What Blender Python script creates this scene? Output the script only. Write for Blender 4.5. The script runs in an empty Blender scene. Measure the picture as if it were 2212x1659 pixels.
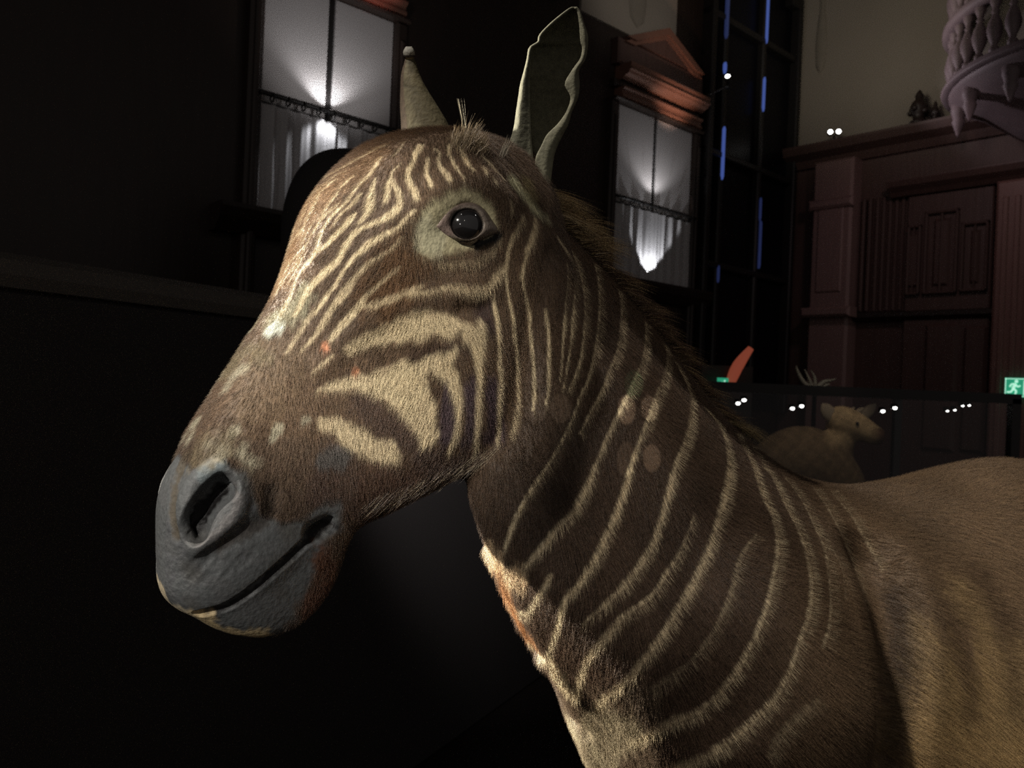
import bpy, bmesh, math, random
import numpy as np
from mathutils import Vector, Matrix
from mathutils.bvhtree import BVHTree
from mathutils.kdtree import KDTree

rng = np.random.default_rng(7)
random.seed(7)
scene = bpy.context.scene
COL = scene.collection

# ------------------------------------------------------------------ camera
FPX, CX, CY = 1740.0, 1106.0, 829.5
ROLL = math.radians(2.4)
CAM = np.array([0.0, 0.0, 1.45])
IR = np.array([math.cos(ROLL), 0, math.sin(ROLL)])
IU = np.array([-math.sin(ROLL), 0, math.cos(ROLL)])
cam_d = bpy.data.cameras.new('camera')
cam_d.sensor_width = 36.0
cam_d.lens = FPX * 36.0 / 2212.0
cam_d.clip_start = 0.02
cam_d.clip_end = 100
cam = bpy.data.objects.new('camera', cam_d)
COL.objects.link(cam)
R3 = Matrix((IR, IU, (0, -1, 0))).transposed()
cam.matrix_world = Matrix.Translation(CAM) @ R3.to_4x4()
scene.camera = cam

def ray(px, py):
    return np.array([0, 1, 0]) + (px - CX) / FPX * IR + (CY - py) / FPX * IU

def P3(px, py, depth):
    """point seen at a pixel at a given distance along the view axis"""
    return CAM + ray(px, py) * depth

def on_plane(px, py, p0, n):
    d = ray(px, py)
    return CAM + d * (np.dot(p0 - CAM, n) / np.dot(d, n))

def project(p):
    q = np.asarray(p) - CAM
    return np.stack([CX + FPX * (q @ IR) / q[..., 1], CY - FPX * (q @ IU) / q[..., 1]], -1)

# ------------------------------------------------------------------ helpers
def catmull(pts, n):
    """resample a list of vectors smoothly into n rows"""
    P = np.asarray(pts, float)
    m = len(P)
    out = []
    for s in np.linspace(0, m - 1, n):
        i = min(int(s), m - 2)
        t = s - i
        p0, p1, p2, p3 = P[max(i - 1, 0)], P[i], P[i + 1], P[min(i + 2, m - 1)]
        out.append(0.5 * (2 * p1 + (p2 - p0) * t + (2 * p0 - 5 * p1 + 4 * p2 - p3) * t * t
                          + (3 * p1 - p0 - 3 * p2 + p3) * t ** 3))
    return np.array(out)

def new_obj(name, me, parent=None, mat=None):
    o = bpy.data.objects.new(name, me)
    COL.objects.link(o)
    if parent is not None:
        o.parent = parent
    if mat is not None:
        me.materials.append(mat)
    return o

def mesh_from(name, verts, faces, smooth=True):
    me = bpy.data.meshes.new(name)
    me.from_pydata([tuple(v) for v in verts], [], faces)
    me.update()
    if smooth:
        me.polygons.foreach_set('use_smooth', [True] * len(me.polygons))
    return me

def loft_faces(rows, n, cap=True):
    f = []
    for i in range(rows - 1):
        for j in range(n):
            a, b = i * n + j, i * n + (j + 1) % n
            f.append((a, b, b + n, a + n))
    if cap:
        f.append(tuple(range(n - 1, -1, -1)))
        f.append(tuple(range((rows - 1) * n, rows * n)))
    return f

def smoothstep(a, b, x):
    t = np.clip((x - a) / (b - a), 0, 1)
    return t * t * (3 - 2 * t)
VOXEL = 0.0040
FINE = True
HAIRS = 500000
NF, TF, RF = .25, .9, .2
KEY, KEYC, FRONT, FLANK, FILL, SOFT = 330., 600., 145., 50., 190., 60.
NECKL = 16.
WL1, WL2, WASH, CORL = 6., 6., .6, 7.
BALL, PANL, PLAL, CASL, PARL, AMB = 9., 7., 17., 5.5, 42., .10
# ------------------------------------------------------------------ quagga: body surface
PSI_H = math.radians(33)
L_H = np.array([math.sin(PSI_H), -math.cos(PSI_H), 0.0])          # animal's left at the head
P0_H = P3(1060, 310, 0.80)
def HP(px, py):
    return on_plane(px, py, P0_H, L_H)

# head stations: dorsal px, ventral px, half widths (m) at t = 0 .08 .22 .42 .62 .82 .94 1
TT = np.array([0, .06, .2, .4, .6, .8, .93, 1.0])
HEAD = [
 ((1125, 332), (1195, 810), (.012, .035, .052, .060, .062, .060, .044, .0)),
 ((1045, 298), (1165, 902), (.016, .047, .066, .068, .071, .068, .052, .0)),
 ((945, 279), (1085, 970), (.022, .060, .082, .075, .075, .073, .055, .0)),
 ((842, 292), (1010, 1022), (.028, .068, .089, .079, .077, .073, .055, .0)),
 ((755, 335), (930, 1066), (.030, .070, .091, .078, .074, .068, .050, .0)),
 ((680, 420), (864, 1100), (.028, .058, .077, .070, .068, .060, .042, .0)),
 ((636, 536), (814, 1124), (.022, .046, .060, .060, .058, .050, .034, .0)),
 ((596, 632), (775, 1140), (.018, .037, .049, .052, .050, .043, .030, .0)),
 ((543, 723), (750, 1165), (.016, .033, .043, .047, .046, .040, .030, .0)),
 ((481, 820), (732, 1208), (.016, .033, .043, .047, .046, .041, .032, .0)),
 ((421, 913), (708, 1272), (.018, .037, .047, .049, .046, .041, .032, .0)),
 ((379, 991), (660, 1334), (.020, .041, .051, .052, .047, .038, .030, .0)),
 ((344, 1068), (592, 1376), (.020, .039, .050, .051, .045, .036, .026, .0)),
 ((339, 1160), (520, 1376), (.016, .031, .041, .043, .039, .032, .020, .0)),
 ((343, 1242), (462, 1358), (.010, .023, .031, .033, .031, .023, .013, .0)),
 ((368, 1300), (425, 1334), (.004, .010, .016, .018, .016, .010, .005, .0)),
]
NR = 56
def ring(D, V, L, wtab):
    """closed ring: down the near side from D to V, back up the far side"""
    th = np.linspace(0, np.pi, NR // 2 + 1)
    t = (1 - np.cos(th)) / 2
    w = np.interp(t, TT, wtab)
    # round the ends so the ring closes smoothly
    w = w * np.minimum(1, np.sqrt(np.clip(np.minimum(t, 1 - t) / .035, 0, 1)))
    near = D[None] + (V - D)[None] * t[:, None] + L[None] * w[:, None]
    far = D[None] + (V - D)[None] * t[:, None] - L[None] * w[:, None]
    return np.vstack([near, far[1:-1][::-1]])

def build_loft(st, n, L_of):
    D = catmull([s[0] for s in st], n)
    V = catmull([s[1] for s in st], n)
    W = np.clip(catmull([s[2] for s in st], n), 0, None)
    Ls = catmull([s[3] for s in st], n)
    vs = []
    for i in range(n):
        l = Ls[i] / np.linalg.norm(Ls[i])
        vs.append(ring(D[i], V[i], l, W[i]))
    return np.vstack(vs)

head_st = [(HP(*d), HP(*v), w, L_H) for d, v, w in HEAD]
head_v = build_loft(head_st, 90, None)

def Lpsi(deg):
    a = math.radians(deg)
    return np.array([math.sin(a), -math.cos(a), 0.0])
def nprof(w, top=.35):
    """neck/trunk half widths at TT for a maximum half width w"""
    e = np.array([.12, .42, .74, .97, 1.0, .80, .50, 0.0])
    k = np.array([top, top + .1, .5 + top * .5, .95, 1, 1, 1, 1])
    return tuple(w * e * k)
NECK = [   # crest px+depth, throat/chest px+depth, half width, heading, crest fullness
 ((1060, 345, .795), (1100, 760, .770), .038, 34, .8),
 ((1140, 400, .81), (1044, 900, .755), .041, 35, .7),
 ((1226, 500, .83), (1010, 1000, .745), .047, 36, .6),
 ((1350, 630, .865), (1026, 1105, .74), .060, 37, .5),
 ((1466, 782, .90), (1070, 1225, .74), .080, 37, .5),
 ((1572, 915, .93), (1130, 1350, .74), .105, 36, .55),
 ((1674, 1003, .95), (1195, 1465, .75), .138, 33, .65),
 ((1770, 1041, .96), (1245, 1575, .77), .162, 29, .8),
 ((1880, 1050, .97), (1285, 1690, .80), .185, 25, .9),
 ((2020, 1024, .975), (1450, 1860, .86), .200, 20, .9),
 ((2150, 990, .98), (1700, 1930, .905), .205, 16, .85),
]
body_st = [(P3(*d), P3(*v), nprof(w, tp), Lpsi(a)) for d, v, w, a, tp in NECK]
# trunk and hindquarters carry on behind the withers
bd = np.array([math.cos(math.radians(13)), math.sin(math.radians(13)), 0.0])
D9, V9 = body_st[-1][0], body_st[-1][1]
for s, dz, vz, w, tp in ((.16, -.012, -.005, .215, .9), (.34, -.03, .0, .235, .95), (.52, -.03, .02, .24, .95),
                         (.70, -.01, .07, .225, .9), (.84, -.03, .14, .19, .85), (.93, -.10, .22, .12, .8), (.96, -.17, .25, .05, .8)):
    D = D9 + bd * s + np.array([0, 0, dz])
    V = np.array([D[0], D[1], V9[2] + vz]) - bd * (.20 * max(0, 1 - s / .4))
    body_st.append((D, V, nprof(w, tp), Lpsi(13)))
body_v = build_loft(body_st, 120, None)

def tube(path, radii, n=20, flat=1.0, side=None):
    """tapering tube through 3-D joints"""
    C = catmull(path, 6 * len(path))
    Rr = catmull(np.array(radii)[:, None], 6 * len(path))[:, 0]
    T = np.gradient(C, axis=0)
    T /= np.linalg.norm(T, axis=1)[:, None]
    ref = side if side is not None else np.array([0.9, .3, .1])
    vs = []
    for c, r, t in zip(C, Rr, T):
        a = np.cross(t, ref); a /= np.linalg.norm(a)
        b = np.cross(t, a)
        for k in range(n):
            q = 2 * math.pi * k / n
            vs.append(c + r * (a * math.cos(q) + flat * b * math.sin(q)))
    return np.array(vs), loft_faces(len(C), n)

bm_parts = [(head_v, loft_faces(90, NR)), (body_v, loft_faces(120, NR))]
GROUND = 0.10      # top of the display platform
LB = Lpsi(13)
W9 = D9           # withers
fore = D9 - bd * .10
hind = D9 + bd * .80
for sgn in (1, -1):
    o = LB * .105 * sgn
    def J(base, fwd, z, lat=0):
        p = base - bd * fwd + o * (1 + lat)
        return np.array([p[0], p[1], z])
    bm_parts.append(tube([J(fore, 0, 1.00), J(fore, .04, .84), J(fore, -.02, .70), J(fore, .0, .52), J(fore, .0, .47), J(fore, -.005, .28), J(fore, .0, .20), J(fore, .035, .145), J(fore, .05, GROUND + .001)],
                         [.10, .095, .07, .045, .042, .027, .033, .034, .050], side=LB))
    bm_parts.append(tube([J(hind, -.02, 1.02), J(hind, .08, .86), J(hind, .07, .74), J(hind, -.06, .58), J(hind, -.10, .52), J(hind, -.07, .32), J(hind, -.06, .21), J(hind, -.025, .145), J(hind, -.01, GROUND + .001)],
                         [.13, .125, .095, .052, .045, .030, .034, .035, .050], side=LB))
VS, FS, off = [], [], 0
for v, f in bm_parts:
    VS.append(v)
    FS += [tuple(i + off for i in q) for q in f]
    off += len(v)
raw = mesh_from('raw', np.vstack(VS), FS)
raw_o = new_obj('raw', raw)
md = raw_o.modifiers.new('r', 'REMESH')
md.mode = 'VOXEL'
md.voxel_size = VOXEL
dg = bpy.context.evaluated_depsgraph_get()
body_me = bpy.data.meshes.new_from_object(raw_o.evaluated_get(dg))
bpy.data.objects.remove(raw_o)
bpy.data.meshes.remove(raw)
body_me.name = 'quagga'

def get_co(me):
    a = np.empty(len(me.vertices) * 3, np.float32)
    me.vertices.foreach_get('co', a)
    return a.reshape(-1, 3).astype(np.float64)
def set_co(me, a):
    me.vertices.foreach_set('co', a.astype(np.float32).ravel())
    me.update()
def get_no(me):
    a = np.empty(len(me.vertices) * 3, np.float32)
    me.vertex_normals.foreach_get('vector', a)
    return a.reshape(-1, 3).astype(np.float64)
def laplace(co, edges, it, w=None, lam=.5):
    n = len(co)
    deg = np.bincount(edges.ravel(), minlength=n)[:, None].astype(float)
    deg[deg == 0] = 1
    for _ in range(it):
        s = np.stack([np.bincount(edges[:, 0], co[edges[:, 1], k], n) + np.bincount(edges[:, 1], co[edges[:, 0], k], n) for k in range(3)], 1)
        d = (s / deg - co) * lam
        if w is not None:
            d *= w[:, None]
        co = co + d
    return co
def get_edges(me):
    e = np.empty(len(me.edges) * 2, np.int32)
    me.edges.foreach_get('vertices', e)
    return e.reshape(-1, 2)
co = get_co(body_me)
ed = get_edges(body_me)
uv = project(co)
co = laplace(co, ed, 14)
co[:, 2] = np.maximum(co[:, 2], GROUND + .0005)
set_co(body_me, co)
print('VERTS', len(co))
# ------------------------------------------------------------------ quagga: fine mesh where the photo looks closely
bm = bmesh.new()
bm.from_mesh(body_me)
bm.verts.ensure_lookup_table()
co = get_co(body_me)
uvp = project(co)
near_cam = (co[:, 1] < 1.15) & (uvp[:, 0] > 250) & (uvp[:, 0] < 2330) & (uvp[:, 1] > 200) & (uvp[:, 1] < 1720)
fcs = [f for f in bm.faces if all(near_cam[v.index] for v in f.verts)]
eds = list({e for f in fcs for e in f.edges})
bmesh.ops.subdivide_edges(bm, edges=eds, cuts=1, use_grid_fill=True)
if FINE:
    bm.verts.ensure_lookup_table()
    hu = project(np.array([v.co[:] for v in bm.verts]))
    ii = (hu[:, 0] < 800) & (hu[:, 1] > 880)
    bm.verts.index_update()
    fcs = [f for f in bm.faces if all(ii[v.index] for v in f.verts)]
    eds = list({e for f in fcs for e in f.edges})
    bmesh.ops.subdivide_edges(bm, edges=eds, cuts=1, use_grid_fill=True)
bm.to_mesh(body_me)
bm.free()
co = get_co(body_me)
ed = get_edges(body_me)
co = laplace(co, ed, 4)
set_co(body_me, co)
print('FINE VERTS', len(co))

def make_bvh():
    return BVHTree.FromPolygons([tuple(v) for v in get_co(body_me)], [tuple(p.vertices) for p in body_me.polygons])
bvh = make_bvh()
camv = Vector(CAM)
def hit(px, py):
    d = Vector(ray(px, py)).normalized()
    loc, nor, idx, dist = bvh.ray_cast(camv, d)
    return None if loc is None or dist > 2.2 else np.array(loc)
def dens(px, step=9.0):
    P = np.asarray(px, float)
    L = np.linalg.norm(np.diff(P[:, :2], axis=0), axis=1).sum()
    return catmull(P, max(3, int(L / step))) if len(P) > 1 else P
def on_surface(px, step=9.0):
    out = []
    for q in dens(px, step):
        h = hit(q[0], q[1])
        if h is not None:
            out.append(np.append(h, q[2:]))
    return np.array(out)

Dd = catmull([s[0] for s in body_st], 160); Vd = catmull([s[1] for s in body_st], 160); Ld = catmull([s[3] for s in body_st], 160)
Ld /= np.linalg.norm(Ld, axis=1)[:, None]
HEAD_IN = [HP(x, y) for x, y in ((1230, 470), (1125, 980), (960, 1075), (760, 1170), (740, 1420), (300, 1420), (300, 1000), (860, 230), (1200, 230))]
def head_coord(p):
    """signed lateral distance from the head's mid plane"""
    return (p - P0_H) @ L_H
def reflect_head(p):
    return p - 2 * head_coord(p)[..., None] * L_H
def reflect_body(p):
    q = np.empty_like(p)
    for i, x in enumerate(p):
        s = np.clip(((x - Dd) * (Vd - Dd)).sum(1) / ((Vd - Dd) ** 2).sum(1), 0, 1)
        k = np.argmin(np.linalg.norm(Dd + (Vd - Dd) * s[:, None] - x, axis=1))
        q[i] = x - 2 * ((x - Dd[k]) @ Ld[k]) * Ld[k]
    return q

def polydist(P, Q):
    """distance from points P to polyline Q (with the width of the nearest place)"""
    best = np.full(len(P), 9.0)
    wid = np.zeros(len(P))
    for i in range(max(1, len(Q) - 1)):
        a = Q[i]
        b = Q[min(i + 1, len(Q) - 1)]
        ab = b[:3] - a[:3]
        L2 = ab @ ab + 1e-12
        t = np.clip((P - a[:3]) @ ab / L2, 0, 1)
        d = np.linalg.norm(P - a[:3] - t[:, None] * ab, axis=1)
        m = d < best
        best[m] = d[m]
        if len(a) > 3:
            wid[m] = (a[3] + t * (b[3] - a[3]))[m]
    return best, wid

def near_box(P, Q, r):
    lo, hi = Q[:, :3].min(0) - r, Q[:, :3].max(0) + r
    return np.where(((P > lo) & (P < hi)).all(1))[0]

def stroke(px, r, depth, head=True, both=True, power=2, direction=None):
    """press (depth > 0) or raise (depth < 0) the skin along a line"""
    global co
    Q = on_surface(px, 12)
    if len(Q) == 0:
        return
    no = get_no(body_me)
    sets = [Q[:, :3]]
    if both:
        sets.append(reflect_head(Q[:, :3]) if head else reflect_body(Q[:, :3]))
    for q in sets:
        idx = near_box(co, q, r)
        d, _ = polydist(co[idx], q)
        m = d < r
        k = (1 - (d[m] / r) ** 2) ** power
        n = no[idx[m]] if direction is None else -np.asarray(direction)[None]
        co[idx[m]] -= n * (depth * k)[:, None]
    set_co(body_me, co)

def Mz(*p):   # muzzle crop to photo pixels
    return [(320 + x / 3.607, 930 + y / 3.607) for x, y in p]

stroke([(985, 800), (990, 880)], .075, -.005)
stroke([(925, 445), (975, 405), (1040, 400), (1090, 440)], .026, -.005)
stroke([(1100, 395), (1130, 440)], .022, .002)
stroke([(1060, 615), (930, 640), (790, 700), (700, 790)], .016, -.0025)
stroke([(1040, 668), (1000, 672)], .016, .004)
stroke([(1185, 560), (1150, 680), (1135, 800), (1128, 900), (1095, 965)], .024, .006, both=True)
stroke([(560, 740), (500, 840), (440, 940)], .02, -.002)
# muzzle
stroke(Mz((150, 1280), (350, 1330), (600, 1240), (900, 1060), (1100, 900)), .026, -.003)
stroke(Mz((560, 270), (430, 340), (330, 460), (285, 610), (310, 770)), .013, -.0045)
stroke(Mz((650, 390), (720, 500), (695, 620), (620, 740), (500, 850), (380, 910)), .012, -.0045)
stroke(Mz((960, 480), (950, 620), (860, 740), (700, 815), (560, 905), (470, 990)), .012, .0030)
stroke(Mz((310, 200), (250, 330), (205, 500), (195, 640), (220, 800)), .009, .002)
bvh = make_bvh()
stroke(Mz((590, 440), (520, 500), (450, 590), (390, 690), (350, 780)), .0125, .016, power=1.2)
stroke(Mz((560, 470), (480, 560), (420, 660)), .009, .010, power=1.2)
mouth = Mz((395, 1432), (500, 1410), (600, 1380), (720, 1310), (850, 1215), (960, 1120), (1080, 1015), (1200, 900), (1320, 800), (1420, 730))
stroke(mouth, .0055, .0046, power=1.0)
stroke(Mz((1290, 790), (1400, 740)), .013, .006)
for a, b in (((290, 1100), (420, 960)), ((420, 1180), (560, 1010)), ((500, 1140), (640, 990)), ((600, 1120), (740, 980)), ((330, 1150), (470, 1000)), ((130, 760), (120, 950)), ((160, 800), (170, 940)), ((700, 1080), (820, 960))):
    stroke(Mz(a, b), .0042, .0007)
# shoulder, breast and neck
stroke([(1885, 1190), (1925, 1280), (1945, 1390), (1942, 1500), (1925, 1650)], .046, .030, head=False)
stroke([(1940, 1360), (1942, 1500), (1925, 1650)], .026, .020, head=False)
stroke([(1700, 1350), (1780, 1480), (1800, 1640)], .10, -.014, head=False)
stroke([(1560, 1180), (1640, 1330), (1560, 1500)], .07, .006, head=False)
stroke([(1058, 1190), (1110, 1305), (1170, 1415), (1245, 1505)], .012, -.005, both=False)
stroke([(1185, 1440), (1230, 1540), (1262, 1580)], .012, .004, both=False)
# eye socket: flatten a shallow bowl for the glass eye
EYE_N = np.array([.5, -.86, .07]); EYE_N /= np.linalg.norm(EYE_N)
eye_c = hit(1009, 483)
for c in (eye_c, reflect_head(eye_c[None])[0]):
    idx = near_box(co, c[None], .03)
    d = np.linalg.norm(co[idx] - c, axis=1)
    no = get_no(body_me)
    k = (1 - smoothstep(.0, .021, d))
    co[idx] -= no[idx] * (k * .015)[:, None]
set_co(body_me, co)
ALL_NO = get_no(body_me)
bvh_eye = bvh
bvh = make_bvh()
# ------------------------------------------------------------------ quagga: coat pattern
def crop(x0, y0, s, pts):
    return [(x0 + p[0] / s, y0 + p[1] / s, (p[2] if len(p) > 2 else 30) / s) for p in pts]
cB = lambda *p: crop(580, 440, 6.9125, p)
cC = lambda *p: crop(640, 280, 6.9125, p)
cD = lambda *p: crop(860, 280, 6.144, p)
cE = lambda *p: crop(860, 430, 5.53, p)
cF = lambda *p: crop(540, 600, 5.53, p)
cG = lambda *p: crop(680, 680, 4.8087, p)
c1 = lambda *p: crop(1000, 400, 2.37, p)
c2 = lambda *p: crop(1000, 950, 2.34, p)
c3 = lambda *p: crop(1500, 950, 2.34, p)
ST = []   # (points, strength, on the head)
def S(pts, k=1.0, head=True):
    ST.append((pts, k, head))
# face
S(cB((200, 1650, 50), (270, 1500, 70), (350, 1350, 70), (390, 1200, 60), (440, 1080, 60), (520, 960, 80), (640, 820, 100), (730, 690, 110), (760, 560, 90), (830, 380, 60), (900, 250, 50), (1000, 130, 40), (1130, 0, 30)))
S(cB((800, 660, 70), (900, 580, 80), (1000, 470, 80), (1130, 350, 90), (1230, 230, 100), (1290, 150, 60)))
S(cB((400, 1650, 80), (470, 1520, 90), (540, 1370, 90), (620, 1250, 100), (740, 1120, 110), (880, 990, 110), (1020, 860, 110), (1110, 740, 100), (1170, 600, 100), (1250, 490, 100), (1340, 400, 90), (1450, 330, 80), (1600, 270, 80), (1750, 210, 90), (1880, 130, 100), (1960, 40, 80)))
S(cB((700, 1640, 40), (760, 1550, 50), (850, 1430, 60), (920, 1310, 60), (1010, 1210, 60), (1050, 1120, 60), (1120, 1020, 60), (1200, 900, 70), (1290, 780, 70), (1400, 690, 90), (1510, 590, 100), (1600, 530, 90), (1740, 460, 80), (1880, 380, 60), (1990, 290, 60), (2080, 180, 60), (2180, 100, 50)))
S(cB((900, 1620, 60), (1000, 1450, 70), (1130, 1270, 80), (1250, 1150, 80), (1390, 1000, 80), (1500, 890, 80), (1620, 810, 60), (1780, 710, 50), (1880, 620, 50), (1990, 500, 40)), .55)
S(cB((1260, 1650, 80), (1370, 1500, 90), (1440, 1380, 80), (1600, 1250, 70), (1740, 1120, 70), (1860, 1010, 60), (1960, 950, 40)), .55)
for l in (((260, 1100, 35), (300, 850, 35), (330, 700, 30)), ((360, 1000, 35), (420, 880, 35), (490, 760, 40), (600, 540, 35), (720, 330, 35), (840, 190, 35), (960, 90, 30), (1050, 0, 30)),
          ((420, 480, 40), (560, 300, 40), (620, 120, 40), (700, 0, 40)), ((120, 1350, 40), (180, 1150, 40), (240, 950, 30), (340, 560, 30)), ((640, 460, 35), (760, 300, 35), (850, 150, 35), (1000, 20, 30)),
          ((480, 640, 30), (560, 460, 30), (700, 240, 30)), ((330, 1150, 35), (420, 970, 40), (500, 830, 35))):
    S(cB(*l), .7)
S(cC((960, 1380, 60), (1040, 1270, 90), (1110, 1150, 150), (1110, 1030, 140), (1130, 920, 80), (1150, 820, 50), (1190, 720, 25)), .9)
S(cC((1390, 1260, 90), (1510, 1180, 110), (1560, 1080, 90), (1540, 960, 80), (1480, 850, 70), (1430, 740, 60), (1420, 660, 40), (1480, 570, 20), (1570, 500, 20)), .85)
S(cC((1340, 1060, 70), (1370, 950, 90), (1370, 830, 80), (1410, 720, 60)), .9)
S(cC((1800, 1020, 90), (1770, 930, 130), (1720, 830, 110), (1680, 720, 90), (1670, 620, 70), (1720, 520, 60), (1760, 410, 60), (1800, 320, 90), (1860, 230, 80)), .9)
S(cC((1270, 410, 60), (1180, 560, 80), (1080, 690, 70), (960, 800, 55), (860, 930, 55), (800, 1020, 60), (700, 1140, 60), (560, 1250, 55), (450, 1400, 60), (350, 1560, 60)), .65)
S(cC((870, 680, 50), (760, 770, 60), (660, 880, 60), (600, 980, 60), (520, 1080, 60), (430, 1200, 60), (390, 1290, 50)), .65)
S(cC((960, 960, 60), (890, 1060, 60), (800, 1150, 50), (690, 1230, 50), (620, 1330, 45), (560, 1430, 40)), .6)
S(cC((620, 740, 50), (530, 780, 60), (420, 880, 60), (330, 980, 80), (300, 1080, 80), (230, 1220, 60), (160, 1370, 60), (120, 1440, 50)), .6)
S(cC((1400, 215, 60), (1250, 270, 70), (1100, 345, 80), (900, 450, 80), (750, 535, 70), (620, 600, 50), (470, 700, 40)), .45)
S(cC((740, 620, 40), (640, 660, 50), (560, 700, 40), (440, 800, 40), (300, 920, 40)), .4)
S(cC((1620, 180, 40), (1540, 300, 40), (1440, 400, 30)), .4)
S(cD((440, 740, 70), (400, 640, 75), (370, 540, 70), (390, 440, 55), (400, 380, 60)), .85)
S(cD((680, 650, 110), (620, 560, 90), (550, 470, 60), (530, 380, 60), (560, 310, 50), (500, 260, 50)), .75)
S(cD((880, 630, 50), (800, 550, 50), (740, 450, 50), (700, 360, 50), (670, 270, 60), (690, 190, 60)), .75)
S(cD((1010, 530, 50), (950, 480, 80), (900, 390, 110), (860, 290, 80), (820, 220, 50)), .9)
S(cD((1170, 570, 60), (1130, 490, 60)), .75)
S(cD((1300, 540, 50), (1230, 450, 60), (1150, 370, 60), (1090, 310, 40)), .85)
S(cD((1260, 640, 60), (1300, 680, 60)), .75)
S(cD((1380, 640, 50), (1340, 580, 50)), .75)
S(cD((1490, 930, 40), (1510, 1030, 50), (1530, 1090, 30)), .6)
# temple and cheek
S(cE((1500, 200, 60), (1420, 350, 60), (1360, 470, 70), (1320, 600, 60), (1300, 720, 60), (1290, 790, 90), (1230, 850, 110), (1160, 960, 100), (1080, 1050, 90), (1020, 1080, 60)), .7)
S(cE((1000, 1080, 80), (860, 1070, 110), (720, 1060, 110), (600, 1050, 80), (480, 1080, 60), (300, 1120, 60), (150, 1120, 80)), .6)
S(cE((1290, 850, 40), (1300, 1000, 40), (1320, 1130, 50), (1340, 1250, 60), (1370, 1380, 70), (1380, 1500, 60), (1370, 1640, 60)), .85)
S(cE((1640, 240, 60), (1630, 350, 80), (1590, 480, 90), (1540, 600, 70), (1525, 720, 50), (1490, 820, 60), (1490, 920, 70), (1510, 1060, 50), (1540, 1200, 60), (1570, 1350, 60), (1590, 1500, 60), (1590, 1640, 60)), .8)
S(cE((1790, 230, 60), (1840, 400, 50), (1850, 500, 70), (1800, 600, 60), (1750, 720, 60), (1710, 830, 70), (1710, 900, 60), (1730, 1000, 50), (1720, 1060, 60), (1760, 1200, 70), (1780, 1330, 70), (1800, 1480, 60), (1810, 1640, 50)), .75)
S(cE((1950, 600, 40), (1930, 750, 40), (1915, 900, 50), (1920, 1000, 60), (1925, 1150, 40), (1920, 1350, 30)), .6)
S(cE((1900, 450, 50), (2000, 600, 50), (2070, 740, 50), (2100, 900, 45), (2110, 1080, 50), (2100, 1250, 50), (2085, 1400, 50), (2075, 1640, 50)), .7, False)
S(cE((2020, 750, 30), (2030, 900, 35), (2020, 1100, 30), (2000, 1250, 35), (1990, 1450, 60), (1980, 1640, 50)), .6, False)
S(cE((500, 800, 70), (700, 760, 70), (860, 760, 80), (1000, 700, 70), (1140, 600, 50), (1240, 480, 40)), .4)
S(cE((1140, 1160, 50), (1160, 1300, 60), (1180, 1450, 70), (1190, 1640, 70)), .8)
S(cF((920, 200, 60), (850, 310, 60), (760, 400, 50), (690, 500, 60), (630, 590, 60), (570, 690, 50), (500, 800, 40), (440, 900, 30)), .6)
S(cF((1230, 60, 60), (1120, 220, 80), (1000, 330, 80), (920, 470, 90), (840, 590, 70), (770, 700, 60), (680, 800, 40), (600, 880, 30)), .7)
S(cF((1360, 250, 80), (1280, 380, 90), (1180, 480, 90), (1100, 570, 90), (1030, 650, 80), (960, 740, 60)), .8)
S(cF((1360, 340, 60), (1500, 310, 90), (1640, 270, 100), (1760, 220, 80), (1900, 160, 80), (2050, 100, 80)), .6)
S(cF((1000, 920, 40), (910, 990, 40), (820, 1070, 40), (740, 1130, 30)), .6)
S(cG((1690, 380, 110), (1700, 520, 100), (1710, 650, 80), (1700, 800, 80), (1695, 950, 80), (1690, 1100, 80), (1680, 1250, 70), (1700, 1340, 50), (1660, 1430, 40)), .8)
S(cG((1890, 0, 55), (1900, 120, 60), (1910, 250, 60), (1915, 400, 60), (1915, 520, 70), (1920, 650, 70), (1915, 800, 70), (1910, 950, 70), (1905, 1100, 70), (1905, 1220, 60), (1890, 1330, 40)), .8)
S(cG((2060, 0, 60), (2065, 100, 60), (2085, 250, 60), (2090, 380, 60), (2100, 520, 55), (2100, 700, 55), (2105, 850, 50), (2100, 1000, 50), (2070, 1150, 50), (2040, 1250, 40)), .8)
# neck
N = False
S(c1((345, 740, 30), (360, 900, 25), (365, 1050, 25), (360, 1150, 20)), .8, N)
S(c1((425, 640, 30), (440, 760, 30), (440, 900, 25), (438, 1050, 20), (420, 1130, 15)), .75, N)
S(c1((515, 690, 18), (510, 850, 18), (498, 1000, 14)), .6, N)
S(c1((565, 600, 20), (565, 680, 18), (550, 820, 18), (530, 950, 15), (510, 1060, 12)), .7, N)
S(c1((560, 340, 18), (600, 450, 20), (625, 600, 20), (620, 750, 22), (600, 900, 20), (560, 1010, 18), (540, 1060, 12)), .75, N)
S(c1((660, 350, 25), (690, 470, 22), (700, 600, 22), (690, 760, 24), (670, 880, 24), (640, 1000, 22), (600, 1080, 22), (560, 1200, 22), (500, 1320, 24), (430, 1440, 28), (350, 1560, 28), (290, 1659, 30)), .75, N)
S(c1((780, 470, 25), (810, 600, 25), (810, 720, 25), (790, 850, 25), (750, 950, 25), (710, 1060, 25), (660, 1150, 22), (600, 1270, 18)), .75, N)
S(c1((850, 540, 20), (890, 600, 25), (930, 680, 28), (935, 790, 28), (920, 900, 28), (885, 980, 30), (840, 1080, 28), (790, 1180, 28), (740, 1280, 28), (700, 1380, 30), (640, 1510, 32), (570, 1640, 32)), .8, N)
S(c1((940, 650, 20), (1000, 760, 22), (1045, 870, 28), (1030, 980, 30), (990, 1080, 30), (950, 1190, 30), (910, 1290, 30), (870, 1400, 32), (830, 1520, 34), (790, 1650, 36)), .8, N)
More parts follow.
